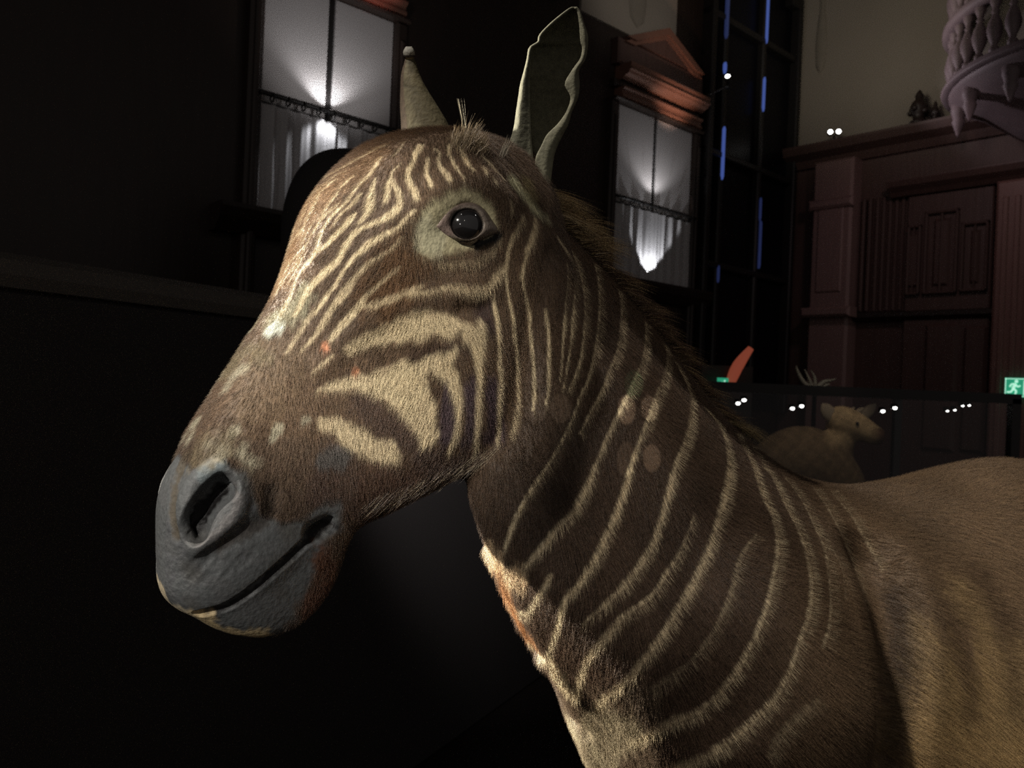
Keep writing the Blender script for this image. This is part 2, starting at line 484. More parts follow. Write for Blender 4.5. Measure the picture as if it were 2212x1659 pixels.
S(c1((1070, 880, 20), (1130, 980, 25), (1165, 1080, 30), (1165, 1190, 36), (1140, 1300, 40), (1090, 1430, 44), (1050, 1560, 44), (1030, 1650, 44)), .85, N)
S(c1((1240, 1140, 25), (1300, 1210, 30), (1340, 1300, 36), (1360, 1430, 40), (1350, 1560, 40), (1330, 1659, 40)), .85, N)
S(c1((1390, 1250, 22), (1440, 1350, 22), (1490, 1450, 22), (1520, 1560, 25), (1560, 1659, 25)), .8, N)
S(c1((1440, 1290, 16), (1520, 1400, 20), (1590, 1510, 20), (1640, 1620, 22)), .7, N)
S(c2((430, 130, 30), (370, 220, 30), (310, 310, 30), (265, 400, 36), (230, 490, 36), (210, 550, 30)), .8, N)
S(c2((670, 130, 34), (620, 260, 36), (560, 360, 44), (490, 430, 48), (410, 530, 48), (330, 620, 40), (290, 660, 30)), .9, N)
S(c2((440, 690, 50), (400, 760, 46), (350, 840, 46), (310, 880, 50), (270, 860, 40), (240, 820, 40)), 1, N)
S(c2((850, 150, 36), (800, 300, 40), (740, 440, 44), (670, 590, 50), (590, 720, 54), (520, 810, 50), (490, 900, 46), (460, 1000, 48), (430, 1080, 44), (450, 1100, 40)), .95, N)
S(c2((1060, 180, 48), (1020, 330, 44), (960, 520, 50), (880, 650, 50), (800, 750, 46), (720, 830, 40), (650, 890, 30), (610, 930, 25)), .8, N)
S(c2((1170, 380, 20), (1110, 540, 30), (1030, 670, 36), (960, 780, 36), (880, 840, 40), (790, 910, 46), (720, 1000, 60), (650, 1070, 56), (610, 1150, 56), (580, 1230, 60), (560, 1290, 50)), .75, N)
S(c2((1340, 150, 44), (1300, 350, 44), (1250, 530, 50), (1180, 690, 50), (1090, 840, 50), (1010, 980, 50), (920, 1100, 52), (850, 1190, 52), (770, 1260, 56), (690, 1320, 54), (640, 1370, 50)), .8, N)
S(c2((1480, 480, 20), (1400, 600, 36), (1360, 760, 36), (1300, 900, 36), (1240, 1010, 36), (1150, 1120, 36), (1060, 1190, 50), (970, 1250, 40)), .45, N)
S(c3((280, 90, 22), (330, 240, 28), (390, 380, 32), (420, 520, 36), (405, 650, 36), (370, 820, 40), (310, 980, 40), (240, 1120, 44), (150, 1250, 50), (20, 1370, 56), (-90, 1410, 66), (-210, 1470, 76), (-310, 1530, 80)), .85, N)
S(c3((340, 130, 20), (400, 200, 22), (460, 330, 26), (530, 470, 30), (570, 600, 34), (590, 720, 36), (580, 860, 40), (530, 1020, 40), (480, 1170, 44), (400, 1310, 48), (290, 1420, 52), (160, 1530, 64), (40, 1610, 70), (-100, 1659, 80)), .85, N)
S(c3((450, 180, 18), (540, 300, 20), (600, 420, 22), (660, 560, 28), (680, 700, 26), (690, 820, 24), (680, 950, 30), (650, 1040, 30)), .7, N)
S(c3((700, 560, 14), (750, 660, 14), (765, 800, 14)), .5, N)
S(c3((600, 240, 18), (670, 340, 20), (740, 470, 22), (790, 590, 22), (830, 710, 22), (850, 840, 22), (880, 950, 18)), .7, N)
S(c3((690, 260, 16), (800, 390, 26), (850, 480, 28), (900, 570, 22), (950, 660, 20)), .65, N)
S(c3((620, 1320, 50), (500, 1420, 60), (420, 1520, 60), (380, 1600, 50)), .45, N)
POLY = [   # cream cheek patches
 (cG((290, 360), (340, 300), (500, 200), (640, 140), (800, 60), (900, 0), (1050, -60), (1300, -40), (1440, 0), (1500, 60), (1520, 110), (1490, 180), (1440, 230), (1350, 230), (1250, 170), (1180, 220), (1130, 280), (1000, 250), (900, 290), (800, 270), (700, 300), (560, 330), (450, 360), (380, 400)), .9),
 (cG((10, 800), (100, 740), (200, 680), (350, 640), (480, 610), (580, 620), (640, 560), (760, 540), (860, 490), (960, 460), (1050, 470), (1150, 440), (1250, 400), (1350, 380), (1470, 320), (1470, 420), (1420, 500), (1440, 560), (1500, 620), (1530, 750), (1540, 880), (1520, 1050), (1510, 1200), (1480, 1320), (1430, 1430), (1390, 1400), (1440, 1250), (1460, 1100), (1450, 950), (1410, 800), (1370, 690), (1290, 640), (1250, 620), (1190, 570), (1160, 640), (1180, 740), (1230, 850), (1270, 950), (1260, 1100), (1250, 1180), (1310, 1210), (1290, 1270), (1240, 1330), (1140, 1400), (1100, 1350), (1090, 1260), (1000, 1150), (900, 1060), (860, 960), (750, 890), (640, 850), (560, 790), (420, 770), (250, 770), (110, 790)), .95),
 (cG((30, 1080), (120, 1050), (250, 1060), (400, 1130), (560, 1200), (650, 1270), (800, 1290), (880, 1370), (910, 1450), (880, 1550), (800, 1540), (700, 1510), (560, 1480), (430, 1410), (300, 1340), (220, 1270), (150, 1200), (60, 1180)), .85),
 (cG((1530, 60), (1620, 90), (1700, 40), (1760, 80), (1770, 180), (1740, 300), (1740, 430), (1640, 430), (1620, 330), (1560, 260), (1530, 300)), .8),
 ([(900, 515), (905, 470), (925, 440), (960, 418), (1000, 405), (1040, 412), (1065, 440), (1078, 480), (1075, 510), (1040, 530), (1000, 540), (960, 548), (925, 555), (905, 545)], 'lid'),
]

NV = len(co)
nz = lambda s, a=0.: (np.sin(co[:, 0] * s * 1.3 + a) * np.sin(co[:, 1] * s * .9 + 1.7 * a) + np.sin(co[:, 2] * s * 1.1 + 2.3 * a) * np.sin((co[:, 0] + co[:, 2]) * s * .8 + a)) * .5
uvp = project(co)
lat = head_coord(co)
# which vertices belong to the head
hpl = np.array([[1190, 420], [1150, 640], [1128, 800], [1118, 930], [1085, 985], [1005, 1030], [930, 1075], [830, 1118], [752, 1175]])
near_uv = uvp.copy()
far = lat < 0
near_uv[far] = project(reflect_head(co[far]))
def inside(P, poly):
    poly = np.asarray(poly)[:, :2]
    r = np.zeros(len(P), bool)
    j = len(poly) - 1
    for i in range(len(poly)):
        a, b = poly[i], poly[j]
        with np.errstate(divide='ignore', invalid='ignore'):
            c = ((a[1] > P[:, 1]) != (b[1] > P[:, 1])) & (P[:, 0] < (b[0] - a[0]) * (P[:, 1] - a[1]) / (b[1] - a[1]) + a[0])
        r ^= c
        j = i
    return r
def polyblur(P, poly, w):
    """soft membership of 2-D points in a polygon"""
    q = np.asarray(poly)[:, :2]
    lo, hi = q.min(0) - 3 * w, q.max(0) + 3 * w
    idx = np.where(((P > lo) & (P < hi)).all(1))[0]
    out = np.zeros(len(P))
    if len(idx) == 0:
        return out
    Q = np.c_[np.vstack([q, q[:1]]), np.zeros(len(q) + 1)]
    d, _ = polydist(np.c_[P[idx], np.zeros(len(idx))], Q)
    ins = inside(P[idx], q)
    out[idx] = smoothstep(-w, w, np.where(ins, d, -d))
    return out
head_poly = [(1192, 425), (1165, 560), (1150, 680), (1132, 800), (1122, 930), (1088, 985), (1005, 1030), (930, 1078), (830, 1122), (752, 1180), (740, 1300), (560, 1420), (280, 1420), (280, 900), (560, 500), (840, 230), (1130, 230)]
is_head = polyblur(near_uv, head_poly, 3) * (np.abs(lat) < .125)

C = lambda r, g, b: np.array([r, g, b])
def srgb(r, g, b):
    v = np.array([r, g, b]) / 255.
    return np.where(v < .04045, v / 12.92, ((v + .055) / 1.055) ** 2.4)
brown = srgb(94, 76, 60)
cream = srgb(222, 204, 168)
col = np.repeat(brown[None], NV, 0)
col *= (1 + .16 * nz(60) + .10 * nz(170, 2.))[:, None]
# neck is darker, the back and flank turn tan
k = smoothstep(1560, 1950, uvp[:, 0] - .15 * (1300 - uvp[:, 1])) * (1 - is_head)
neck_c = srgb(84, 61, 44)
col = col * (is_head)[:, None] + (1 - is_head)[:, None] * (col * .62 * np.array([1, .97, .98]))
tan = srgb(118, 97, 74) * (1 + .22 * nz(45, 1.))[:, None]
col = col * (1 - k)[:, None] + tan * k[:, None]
def paint(mask, c, a=1.0):
    global col
    m = np.clip(mask * a, 0, 1)[:, None]
    col = col * (1 - m) + np.asarray(c) * m
def blob(px, r, c, a=1.0, head=True, hard=.3):
    """round soft patch of colour around a line on the skin (r in m)"""
    Q = on_surface([p for p in px], 12)
    if len(Q) == 0:
        return
    for q in (Q[:, :3], reflect_head(Q[:, :3]) if head else reflect_body(Q[:, :3])):
        idx = near_box(co, q, r)
        d, _ = polydist(co[idx], q)
        m = np.zeros(NV)
        m[idx] = 1 - smoothstep(r * hard, r, d + r * (.35 * nz(200, 3.) + .30 * nz(520, 1.))[idx])
        paint(m, c, a)
# undertones on the head and a painted purple reflection
blob([(640, 900), (700, 840)], .055, srgb(112, 92, 74), .6)
blob([(600, 780), (560, 860)], .035, srgb(114, 96, 76), .7)
blob([(720, 1040), (800, 1060), (900, 1040)], .045, srgb(82, 62, 52), .8)
blob([(790, 870), (860, 930), (960, 1000), (1010, 990)], .018, srgb(84, 68, 60), .8)
blob([(1040, 660), (1045, 690)], .014, srgb(58, 44, 44), .8)
blob([(1010, 750), (900, 765)], .010, srgb(70, 54, 46), .7)
for x in (970, 1020, 1065):  # purple glass reflection painted into the dark cheek bands
    blob([(x, 830), (x + 4, 940)], .013, srgb(72, 59, 70), .75)
blob([(880, 560), (830, 640)], .03, srgb(108, 80, 56), .7)
# dark grey muzzle skin, thin on hair
muz_poly = [(300, 1000), (385, 985), (412, 1010), (440, 985), (490, 1000), (530, 1020), (545, 1060), (560, 1110), (590, 1130), (650, 1115), (700, 1085), (735, 1090), (740, 1130), (700, 1180), (670, 1260), (640, 1340), (560, 1430), (280, 1430)]
muz = polyblur(near_uv + 14 * np.c_[nz(160), nz(190, 1.)], muz_poly, 14) * is_head
grey = srgb(90, 93, 94)
paint(muz, grey * 1.0)
paint(muz * smoothstep(.2, .9, nz(120, 4.)), srgb(76, 72, 66), .5)
brownish = srgb(84, 74, 58)
blob(Mz((310, 200), (250, 330), (205, 500), (195, 640), (230, 800)), .007, brownish, .7)
blob(Mz((560, 240), (440, 320)), .010, srgb(118, 128, 130), .8)
blob(Mz((960, 480), (940, 640), (860, 740), (700, 815), (560, 905)), .007, srgb(58, 50, 42), .6)
blob(Mz((680, 430), (690, 600), (560, 770), (420, 880)), .006, srgb(112, 108, 106), .6)
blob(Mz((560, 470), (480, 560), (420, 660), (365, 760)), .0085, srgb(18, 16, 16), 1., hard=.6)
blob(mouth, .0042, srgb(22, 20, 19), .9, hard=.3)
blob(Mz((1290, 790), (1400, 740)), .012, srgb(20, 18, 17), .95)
blob(Mz((85, 1220), (120, 1340), (200, 1400), (330, 1436)), .013, srgb(206, 190, 158), .9)  # light along the upper and lower lip edges painted in pale
blob(Mz((400, 1450), (520, 1525), (700, 1585), (880, 1592)), .012, srgb(204, 182, 140), .9)
blob(Mz((1350, 1000), (1400, 1150), (1300, 1330)), .018, srgb(98, 64, 46), .8)
blob([(700, 420), (660, 500), (625, 590)], .030, srgb(140, 112, 80), .45)
blob([(800, 350), (740, 390)], .030, srgb(124, 98, 70), .4)
# worn patches of the nose bridge
worn = srgb(176, 170, 148)
blob([(590, 690), (630, 670), (655, 640)], .016, srgb(150, 146, 122), .75)
blob([(585, 712), (600, 708)], .009, srgb(196, 200, 186), .95)
for p, r in (((505, 815), .008), ((520, 800), .007), ((490, 840), .006), ((420, 915), .007), ((425, 895), .006), ((412, 945), .006), ((505, 935), .005), ((590, 945), .004), ((600, 930), .005), ((445, 965), .006), ((475, 985), .008), ((540, 1000), .009), ((520, 975), .007), ((660, 910), .004)):
    blob([p, (p[0] + 5, p[1] - 6)], r * 1.25, worn, .75, hard=.0)
blob([(450, 950), (430, 990), (490, 960)], .016, srgb(120, 108, 84), .6)
blob([(560, 770), (540, 750), (500, 800)], .014, srgb(110, 100, 76), .6)
blob([(700, 990), (740, 985)], .012, srgb(88, 86, 84), .8)
for p in ((700, 745), (766, 798)):
    blob([p, (p[0] + 3, p[1] + 6)], .004, srgb(206, 140, 104), .8)
# lids and the bare skin around the eye
lidm = polyblur(near_uv + 8 * np.c_[nz(220), nz(240, 1.)], POLY[4][0], 10) * is_head
paint(lidm, srgb(182, 174, 142), .9)
blob([(920, 505), (935, 520)], .02, srgb(190, 186, 160), .6)
blob([(1030, 530), (1058, 519), (1082, 503)], .0042, srgb(16, 13, 11), 1., hard=.5)  # shadow in the gap under the rear lid, painted black
# ear-root scar and its pale crease
blob([(p[0], p[1]) for p in cD((1500, 640), (1600, 740), (1700, 880), (1800, 1000), (1890, 1110), (1970, 1170))], .0065, srgb(206, 202, 166), .95)
blob([(1135, 395), (1150, 420)], .012, srgb(140, 128, 88), .5)
blob([(1160, 430), (1180, 480)], .010, srgb(60, 42, 28), .7)
# cream patches and stripes
fuzz = .5 * nz(700, .3) + .5 * nz(420, 5.)
for pl, kk in POLY[:4]:
    paint(polyblur(near_uv + 5 * np.c_[nz(330, 1.), nz(300, 2.)], pl, 7) * is_head, cream, kk * .92)
fuz2 = nz(260, 6.)
for pts, kk, hd in ST:
    Q = on_surface(pts, 9)
    if len(Q) < 2:
        continue
    dep = Q[:, 1] - CAM[1]
    Q[:, 3] *= dep / FPX * (1.0 if hd else .76)
    for q in (Q, np.c_[reflect_head(Q[:, :3]) if hd else reflect_body(Q[:, :3]), Q[:, 3]]):
        idx = near_box(co, q, .02)
        d, w = polydist(co[idx], q)
        d = d + w * (.16 * fuzz[idx] + .14 * fuz2[idx])
        m = np.zeros(NV)
        m[idx] = 1 - smoothstep((.24 if hd else .15) * w, (.70 if hd else .64) * w, d)
        if hd:
            m *= is_head
        c = cream if kk > .5 else cream * .8
        paint(m, c, min(1, kk * 1.0))
# breast: pale worn bottom and the bright cracked seam
pale = [(c[0], c[1]) for c in c2((570, 1400), (700, 1340), (780, 1370), (850, 1420), (900, 1450), (870, 1520), (820, 1600), (720, 1700), (600, 1700), (580, 1520))]
paint(polyblur(uvp + 14 * np.c_[nz(110), nz(120, 1.)], pale, 16) * (1 - is_head), srgb(176, 164, 136), .55 + .25 * nz(140, 2.))
blob([(1062, 1195), (1085, 1235), (1110, 1245)], .016, srgb(228, 200, 160), .9, False)
blob([(1075, 1230), (1100, 1300), (1140, 1380)], .010, srgb(190, 140, 96), .6, False)
blob([(1165, 1410), (1200, 1450), (1225, 1490), (1245, 1500)], .008, srgb(226, 206, 168), .9, False)
blob([(1190, 1470), (1215, 1530), (1240, 1570)], .014, srgb(190, 178, 148), .7, False)
# belly and lower legs are pale
zz = co[:, 2]
paint((1 - smoothstep(.70, .88, zz)) * (1 - is_head) * (uvp[:, 0] > 1250), srgb(196, 172, 128), .75)
blob([(2050, 1600), (2150, 1580), (2200, 1640)], .09, srgb(178, 150, 104), .8, False)
for l in (((1350, 770), (1400, 880), (1470, 1000), (1520, 1120), (1560, 1300), (1540, 1450)), ((1130, 960), (1190, 1080), (1230, 1200), (1200, 1350)), ((1610, 1050), (1650, 1250), (1655, 1400))):
    blob([(p[0], p[1]) for p in c3(*l)], .026, srgb(158, 134, 96), .65, False, .15)
for l in (((1290, 950), (1340, 1080), (1390, 1230), (1370, 1400)), ((1560, 1000), (1600, 1150), (1610, 1350)), ((1400, 650), (1500, 800), (1580, 950))):
    blob([(p[0], p[1]) for p in c3(*l)], .018, srgb(84, 66, 48), .55, False, .1)
blob([(1925, 1290), (1942, 1370), (1940, 1480), (1932, 1570), (1922, 1650)], .018, srgb(52, 38, 28), .7, False, .1)  # darker fur in the shoulder furrow, its shade painted in too
# thin or bare places grow no coat
bare = np.clip(muz + lidm, 0, 1)
furlen = np.clip(1 - .97 * bare, 0, 1)
hoof = zz < GROUND + .045
paint(hoof.astype(float), srgb(40, 36, 32), 1)
furlen[hoof] = 0
nose_short = polyblur(near_uv, [(280, 1430), (280, 900), (560, 560), (700, 560), (760, 900), (760, 1180)], 80) * is_head
furlen *= 1 - .5 * nose_short
furlen *= np.where(is_head > .5, .9, 1.0)
# ------------------------------------------------------------------ materials
def nodes_mat(name):
    m = bpy.data.materials.new(name)
    m.use_nodes = True
    nt = m.node_tree
    for n in list(nt.nodes):
        nt.nodes.remove(n)
    out = nt.nodes.new('ShaderNodeOutputMaterial')
    b = nt.nodes.new('ShaderNodeBsdfPrincipled')
    nt.links.new(b.outputs[0], out.inputs[0])
    return m, nt, b
def simple_mat(name, c, rough=.6, noise=None, scale=20., bump=0., emit=None, strength=1., metallic=0., detail=4., stretch=(1, 1, 1), spec=.5):
    """plain material broken up by object-space noise"""
    m, nt, b = nodes_mat(name)
    b.inputs['Base Color'].default_value = (*c, 1)
    b.inputs['Roughness'].default_value = rough
    b.inputs['Metallic'].default_value = metallic
    b.inputs['Specular IOR Level'].default_value = spec
    if noise or bump:
        tc = nt.nodes.new('ShaderNodeTexCoord'); mp = nt.nodes.new('ShaderNodeMapping'); n = nt.nodes.new('ShaderNodeTexNoise')
        mp.inputs['Scale'].default_value = stretch
        n.inputs['Scale'].default_value = scale; n.inputs['Detail'].default_value = detail
        nt.links.new(tc.outputs['Object'], mp.inputs[0]); nt.links.new(mp.outputs[0], n.inputs['Vector'])
        if noise:
            r = nt.nodes.new('ShaderNodeMix'); r.data_type = 'RGBA'
            r.inputs[6].default_value = (*c, 1); r.inputs[7].default_value = (*noise, 1)
            nt.links.new(n.outputs['Fac'], r.inputs[0]); nt.links.new(r.outputs[2], b.inputs['Base Color'])
        if bump:
            bp = nt.nodes.new('ShaderNodeBump'); bp.inputs['Strength'].default_value = bump; bp.inputs['Distance'].default_value = .003
            nt.links.new(n.outputs['Fac'], bp.inputs['Height']); nt.links.new(bp.outputs[0], b.inputs['Normal'])
    if emit:
        b.inputs['Emission Color'].default_value = (*emit, 1); b.inputs['Emission Strength'].default_value = strength
    return m

def set_color(me, c):
    a = me.color_attributes.new('Col', 'BYTE_COLOR', 'CORNER')
    li = np.empty(len(me.loops), np.int32)
    me.loops.foreach_get('vertex_index', li)
    d = np.ones((len(li), 4), np.float32)
    d[:, :3] = np.clip(c, 0, 1)[li]
    a.data.foreach_set('color', d.ravel())
    me.color_attributes.active_color = a

def hide_mat(name, rough, noise_scale, bump, gain=1.0, spec=.3):
    m, nt, b = nodes_mat(name)
    at = nt.nodes.new('ShaderNodeVertexColor'); at.layer_name = 'Col'
    tc = nt.nodes.new('ShaderNodeTexCoord'); n = nt.nodes.new('ShaderNodeTexNoise')
    n.inputs['Scale'].default_value = noise_scale; n.inputs['Detail'].default_value = 6
    nt.links.new(tc.outputs['Object'], n.inputs['Vector'])
    mr = nt.nodes.new('ShaderNodeMapRange'); mr.inputs['From Min'].default_value = .25; mr.inputs['From Max'].default_value = .75
    mr.inputs['To Min'].default_value = .72 * gain; mr.inputs['To Max'].default_value = 1.25 * gain
    mx = nt.nodes.new('ShaderNodeVectorMath'); mx.operation = 'SCALE'
    nt.links.new(n.outputs['Fac'], mr.inputs[0]); nt.links.new(at.outputs['Color'], mx.inputs[0]); nt.links.new(mr.outputs[0], mx.inputs['Scale'])
    nt.links.new(mx.outputs[0], b.inputs['Base Color'])
    bp = nt.nodes.new('ShaderNodeBump'); bp.inputs['Strength'].default_value = bump; bp.inputs['Distance'].default_value = .002
    nt.links.new(n.outputs['Fac'], bp.inputs['Height']); nt.links.new(bp.outputs[0], b.inputs['Normal'])
    b.inputs['Roughness'].default_value = rough
    b.inputs['Specular IOR Level'].default_value = spec
    return m
M_HIDE = hide_mat('quagga_hide', .55, 260, .5)
# the coat: one hair material reading the hide's pattern, each hair a little lighter or darker
m, nt, b = nodes_mat('quagga_coat')
at = nt.nodes.new('ShaderNodeVertexColor'); at.layer_name = 'Col'
hi = nt.nodes.new('ShaderNodeHairInfo')
mr = nt.nodes.new('ShaderNodeMapRange'); mr.inputs['To Min'].default_value = .45; mr.inputs['To Max'].default_value = 1.5
mx = nt.nodes.new('ShaderNodeVectorMath'); mx.operation = 'SCALE'
nt.links.new(hi.outputs['Random'], mr.inputs[0]); nt.links.new(at.outputs['Color'], mx.inputs[0]); nt.links.new(mr.outputs[0], mx.inputs['Scale'])
nt.links.new(mx.outputs[0], b.inputs['Base Color'])
b.inputs['Roughness'].default_value = .5
b.inputs['Specular IOR Level'].default_value = .35
M_COAT = m

# ------------------------------------------------------------------ quagga: finished body with its coat
def flow_dir(co, uvp):
    """which way the hair lies: down the face, down the neck, back along the flank"""
    x, y = uvp[:, 0], uvp[:, 1]
    a = np.full(len(co), -.45); bb = np.full(len(co), 1.0)
    ck = smoothstep(820, 1080, x) * is_head_f
    a = a * (1 - ck) + .0 * ck
    nk = (1 - is_head_f)
    t = smoothstep(1300, 1900, x)
    a = a * is_head_f + nk * (.12 + .95 * t)
    bb = bb * is_head_f + nk * (1.0 - .35 * t)
    return a[:, None] * IR - bb[:, None] * IU
li = np.empty(len(body_me.loops), np.int32); body_me.loops.foreach_get('vertex_index', li)
pt = np.empty(len(body_me.polygons), np.int32); body_me.polygons.foreach_get('loop_total', pt)
ps = np.empty(len(body_me.polygons), np.int32); body_me.polygons.foreach_get('loop_start', ps)
fid = np.repeat(np.arange(len(pt)), pt)
fc = np.stack([np.bincount(fid, co[li][:, k]) for k in range(3)], 1) / pt[:, None]
fn = np.stack([np.bincount(fid, ALL_NO[li][:, k]) for k in range(3)], 1) / pt[:, None]
is_head_f = np.bincount(fid, is_head[li]) / pt
F = flow_dir(fc, project(fc))
F += .25 * np.stack([np.sin(fc @ np.array([31., 17, 23]) + k) for k in range(3)], 1)
F -= (F * fn).sum(1)[:, None] * fn
F /= np.linalg.norm(F, axis=1)[:, None] + 1e-9
Gd = np.cross(fn, F)
uvl = body_me.uv_layers.new(name='lie_of_hair')
rel = co[li] - fc[fid]
uvd = np.stack([(rel * Gd[fid]).sum(1), -(rel * F[fid]).sum(1)], 1).astype(np.float32) * 50
uvl.data.foreach_set('uv', uvd.ravel())
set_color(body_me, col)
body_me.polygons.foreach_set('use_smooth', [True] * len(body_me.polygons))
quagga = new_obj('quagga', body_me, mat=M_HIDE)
body_me.materials.append(M_COAT)
quagga['label'] = 'mounted brown quagga with cream stripes on head and neck, facing left'
quagga['category'] = 'quagga'
def vgroup(name, w, nb=24):
    g = quagga.vertex_groups.new(name=name)
    q = np.round(w * nb).astype(int)
    for k in range(1, nb + 1):
        ids = np.where(q == k)[0]
        if len(ids):
            g.add(ids.tolist(), k / nb, 'REPLACE')
    return g
facing = ((CAM - co) * ALL_NO).sum(1) > -.25
inview = (uvp[:, 0] > 200) & (uvp[:, 0] < 2400) & (uvp[:, 1] > 150) & (uvp[:, 1] < 1800) & (co[:, 1] < 1.25)
dn = np.where(inview & facing, 1.0, .10) * (bare < .6)
dn *= np.where(is_head > .5, 1.0, .8)
vgroup('coat_density', dn)
vgroup('coat_length', furlen)
def add_fur(o, count, length, mat_slot, seed, nf, tf, rnd, dens_g=None, len_g=None, rad=.00017):
    mod = o.modifiers.new('coat', 'PARTICLE_SYSTEM')
    ps_ = mod.particle_system
    s = ps_.settings
    ps_.seed = seed
    s.type = 'HAIR'
    s.use_advanced_hair = True
    s.count = count
    s.hair_step = 3
    s.emit_from = 'FACE'
    s.distribution = 'RAND'
    s.use_emit_random = True
    s.normal_factor = nf * length
    s.tangent_factor = tf * length
    s.factor_random = rnd * length
    s.render_step = 2
    s.display_step = 2
    s.root_radius = 1.0
    s.tip_radius = .15
    s.radius_scale = rad
    s.material = mat_slot
    if dens_g: ps_.vertex_group_density = dens_g
    if len_g: ps_.vertex_group_length = len_g
    return ps_
if HAIRS:
    add_fur(quagga, HAIRS, .0028, 2, 3, NF, TF, RF, 'coat_density', 'coat_length')
scene.cycles_curves.shape = 'RIBBONS'

# ------------------------------------------------------------------ quagga: eyes and lids
def vmirror(v):
    return reflect_head(np.asarray(v, float))
M_EYE, nt, b = nodes_mat('glass_eye')
b.inputs['Roughness'].default_value = .10
b.inputs['Coat Weight'].default_value = 1.0
b.inputs['Coat Roughness'].default_value = .02
tc = nt.nodes.new('ShaderNodeTexCoord'); gr = nt.nodes.new('ShaderNodeVectorMath'); gr.operation = 'LENGTH'
mpn = nt.nodes.new('ShaderNodeMapping'); mpn.inputs['Scale'].default_value = (38, 60, 0)
nt.links.new(tc.outputs['Object'], mpn.inputs[0]); nt.links.new(mpn.outputs[0], gr.inputs[0])
rp = nt.nodes.new('ShaderNodeValToRGB')
rp.color_ramp.elements[0].position = .28; rp.color_ramp.elements[0].color = (.011, .011, .012, 1)
rp.color_ramp.elements[1].position = .62; rp.color_ramp.elements[1].color = (.007, .006, .006, 1)
nt.links.new(gr.outputs['Value'], rp.inputs[0]); nt.links.new(rp.outputs[0], b.inputs['Base Color'])
RE = .0205
eye_o = eye_c - EYE_N * .0118
def make_eye(mir):
    bme = bmesh.new()
    bmesh.ops.create_uvsphere(bme, u_segments=48, v_segments=32, radius=RE)
    me = bpy.data.meshes.new('eye')
    for v in bme.verts:                 # cornea stands a little proud
        if v.co.z > RE * .55:
            v.co.z += .0012 * (v.co.z / RE - .55) / .45
    bme.to_mesh(me); bme.free()
    me.polygons.foreach_set('use_smooth', [True] * len(me.polygons))
    o = new_obj('eye', me, quagga, M_EYE)
    c, n = (vmirror(eye_o), EYE_N - 2 * (EYE_N @ L_H) * L_H) if mir else (eye_o, EYE_N)
    q = Vector(n).to_track_quat('Z', 'Y')
    o.matrix_world = Matrix.Translation(c) @ q.to_matrix().to_4x4()
    o['label'] = 'glossy dark glass eye'
    return o
LO = [(943, 489), (957, 470), (972, 454), (990, 442), (1011, 437), (1033, 442), (1050, 456), (1062, 474), (1078, 500), (1063, 508), (1047, 516), (1029, 522), (1009, 525), (989, 520), (970, 511), (955, 500)]
LI = [(973, 486), (974, 476), (979, 466), (988, 457), (1008, 451), (1028, 455), (1038, 465), (1044, 477), (1045, 488), (1042, 498), (1035, 507), (1025, 514), (1010, 518), (994, 515), (983, 508), (976, 497)]
LO = catmull(LO + LO[:1], 49)[:-1]
LI = catmull(LI + LI[:1], 49)[:-1]
def lid_rows():
    outer, inner = [], []
    for q in LO:
        d = Vector(ray(*q)).normalized()
        loc, *_ = bvh_eye.ray_cast(camv, d)
        outer.append(np.array(loc) - np.array(d) * .0004)
    for q in LI:
        d = ray(*q); d /= np.linalg.norm(d)
        oc = CAM - eye_o
        bq = oc @ d; cq = oc @ oc - (RE + .0009) ** 2
        disc = bq * bq - cq
        inner.append(CAM + d * (-bq - math.sqrt(max(disc, 0))))
    outer, inner = np.array(outer), np.array(inner)
    rows = [outer - EYE_N * .005, outer]
    for t, h in ((.25, .0012), (.5, .0018), (.75, .0020), (.92, .0012)):
        rows.append(outer * (1 - t) + inner * t + EYE_N * h)
    rows += [inner + EYE_N * .0002, inner - EYE_N * .0020 + (eye_o - inner) * .02]
    return rows
M_LID = hide_mat('eyelid_skin', .45, 340, .5, spec=.5)
def make_lid(mir):
    rows = lid_rows()
    v = np.vstack(rows)
    if mir:
        v = vmirror(v)
    n = len(rows[0])
    f = []
    for i in range(len(rows) - 1):
        for j in range(n):
            a, bq = i * n + j, i * n + (j + 1) % n
            q = (a, bq, bq + n, a + n)
            f.append(q if not mir else q[::-1])
    me = mesh_from('eyelid', v, f)
    cc = np.repeat(srgb(112, 102, 94)[None], len(v), 0)
    k = np.array([(i // n) / (len(rows) - 1) for i in range(len(v))])
    upper = np.array([LO[i % n][1] < 480 for i in range(len(v))])
    cc[(k < .5) & upper] = srgb(92, 80, 74)
    cc[k > .9] = srgb(60, 50, 48)
    front = np.array([LO[i % n][0] < 965 for i in range(len(v))])
    cc[front] = srgb(122, 106, 100)
    set_color(me, cc)
    return new_obj('eyelid', me, quagga, M_LID)
for mir in (False, True):
    make_eye(mir)
    make_lid(mir)

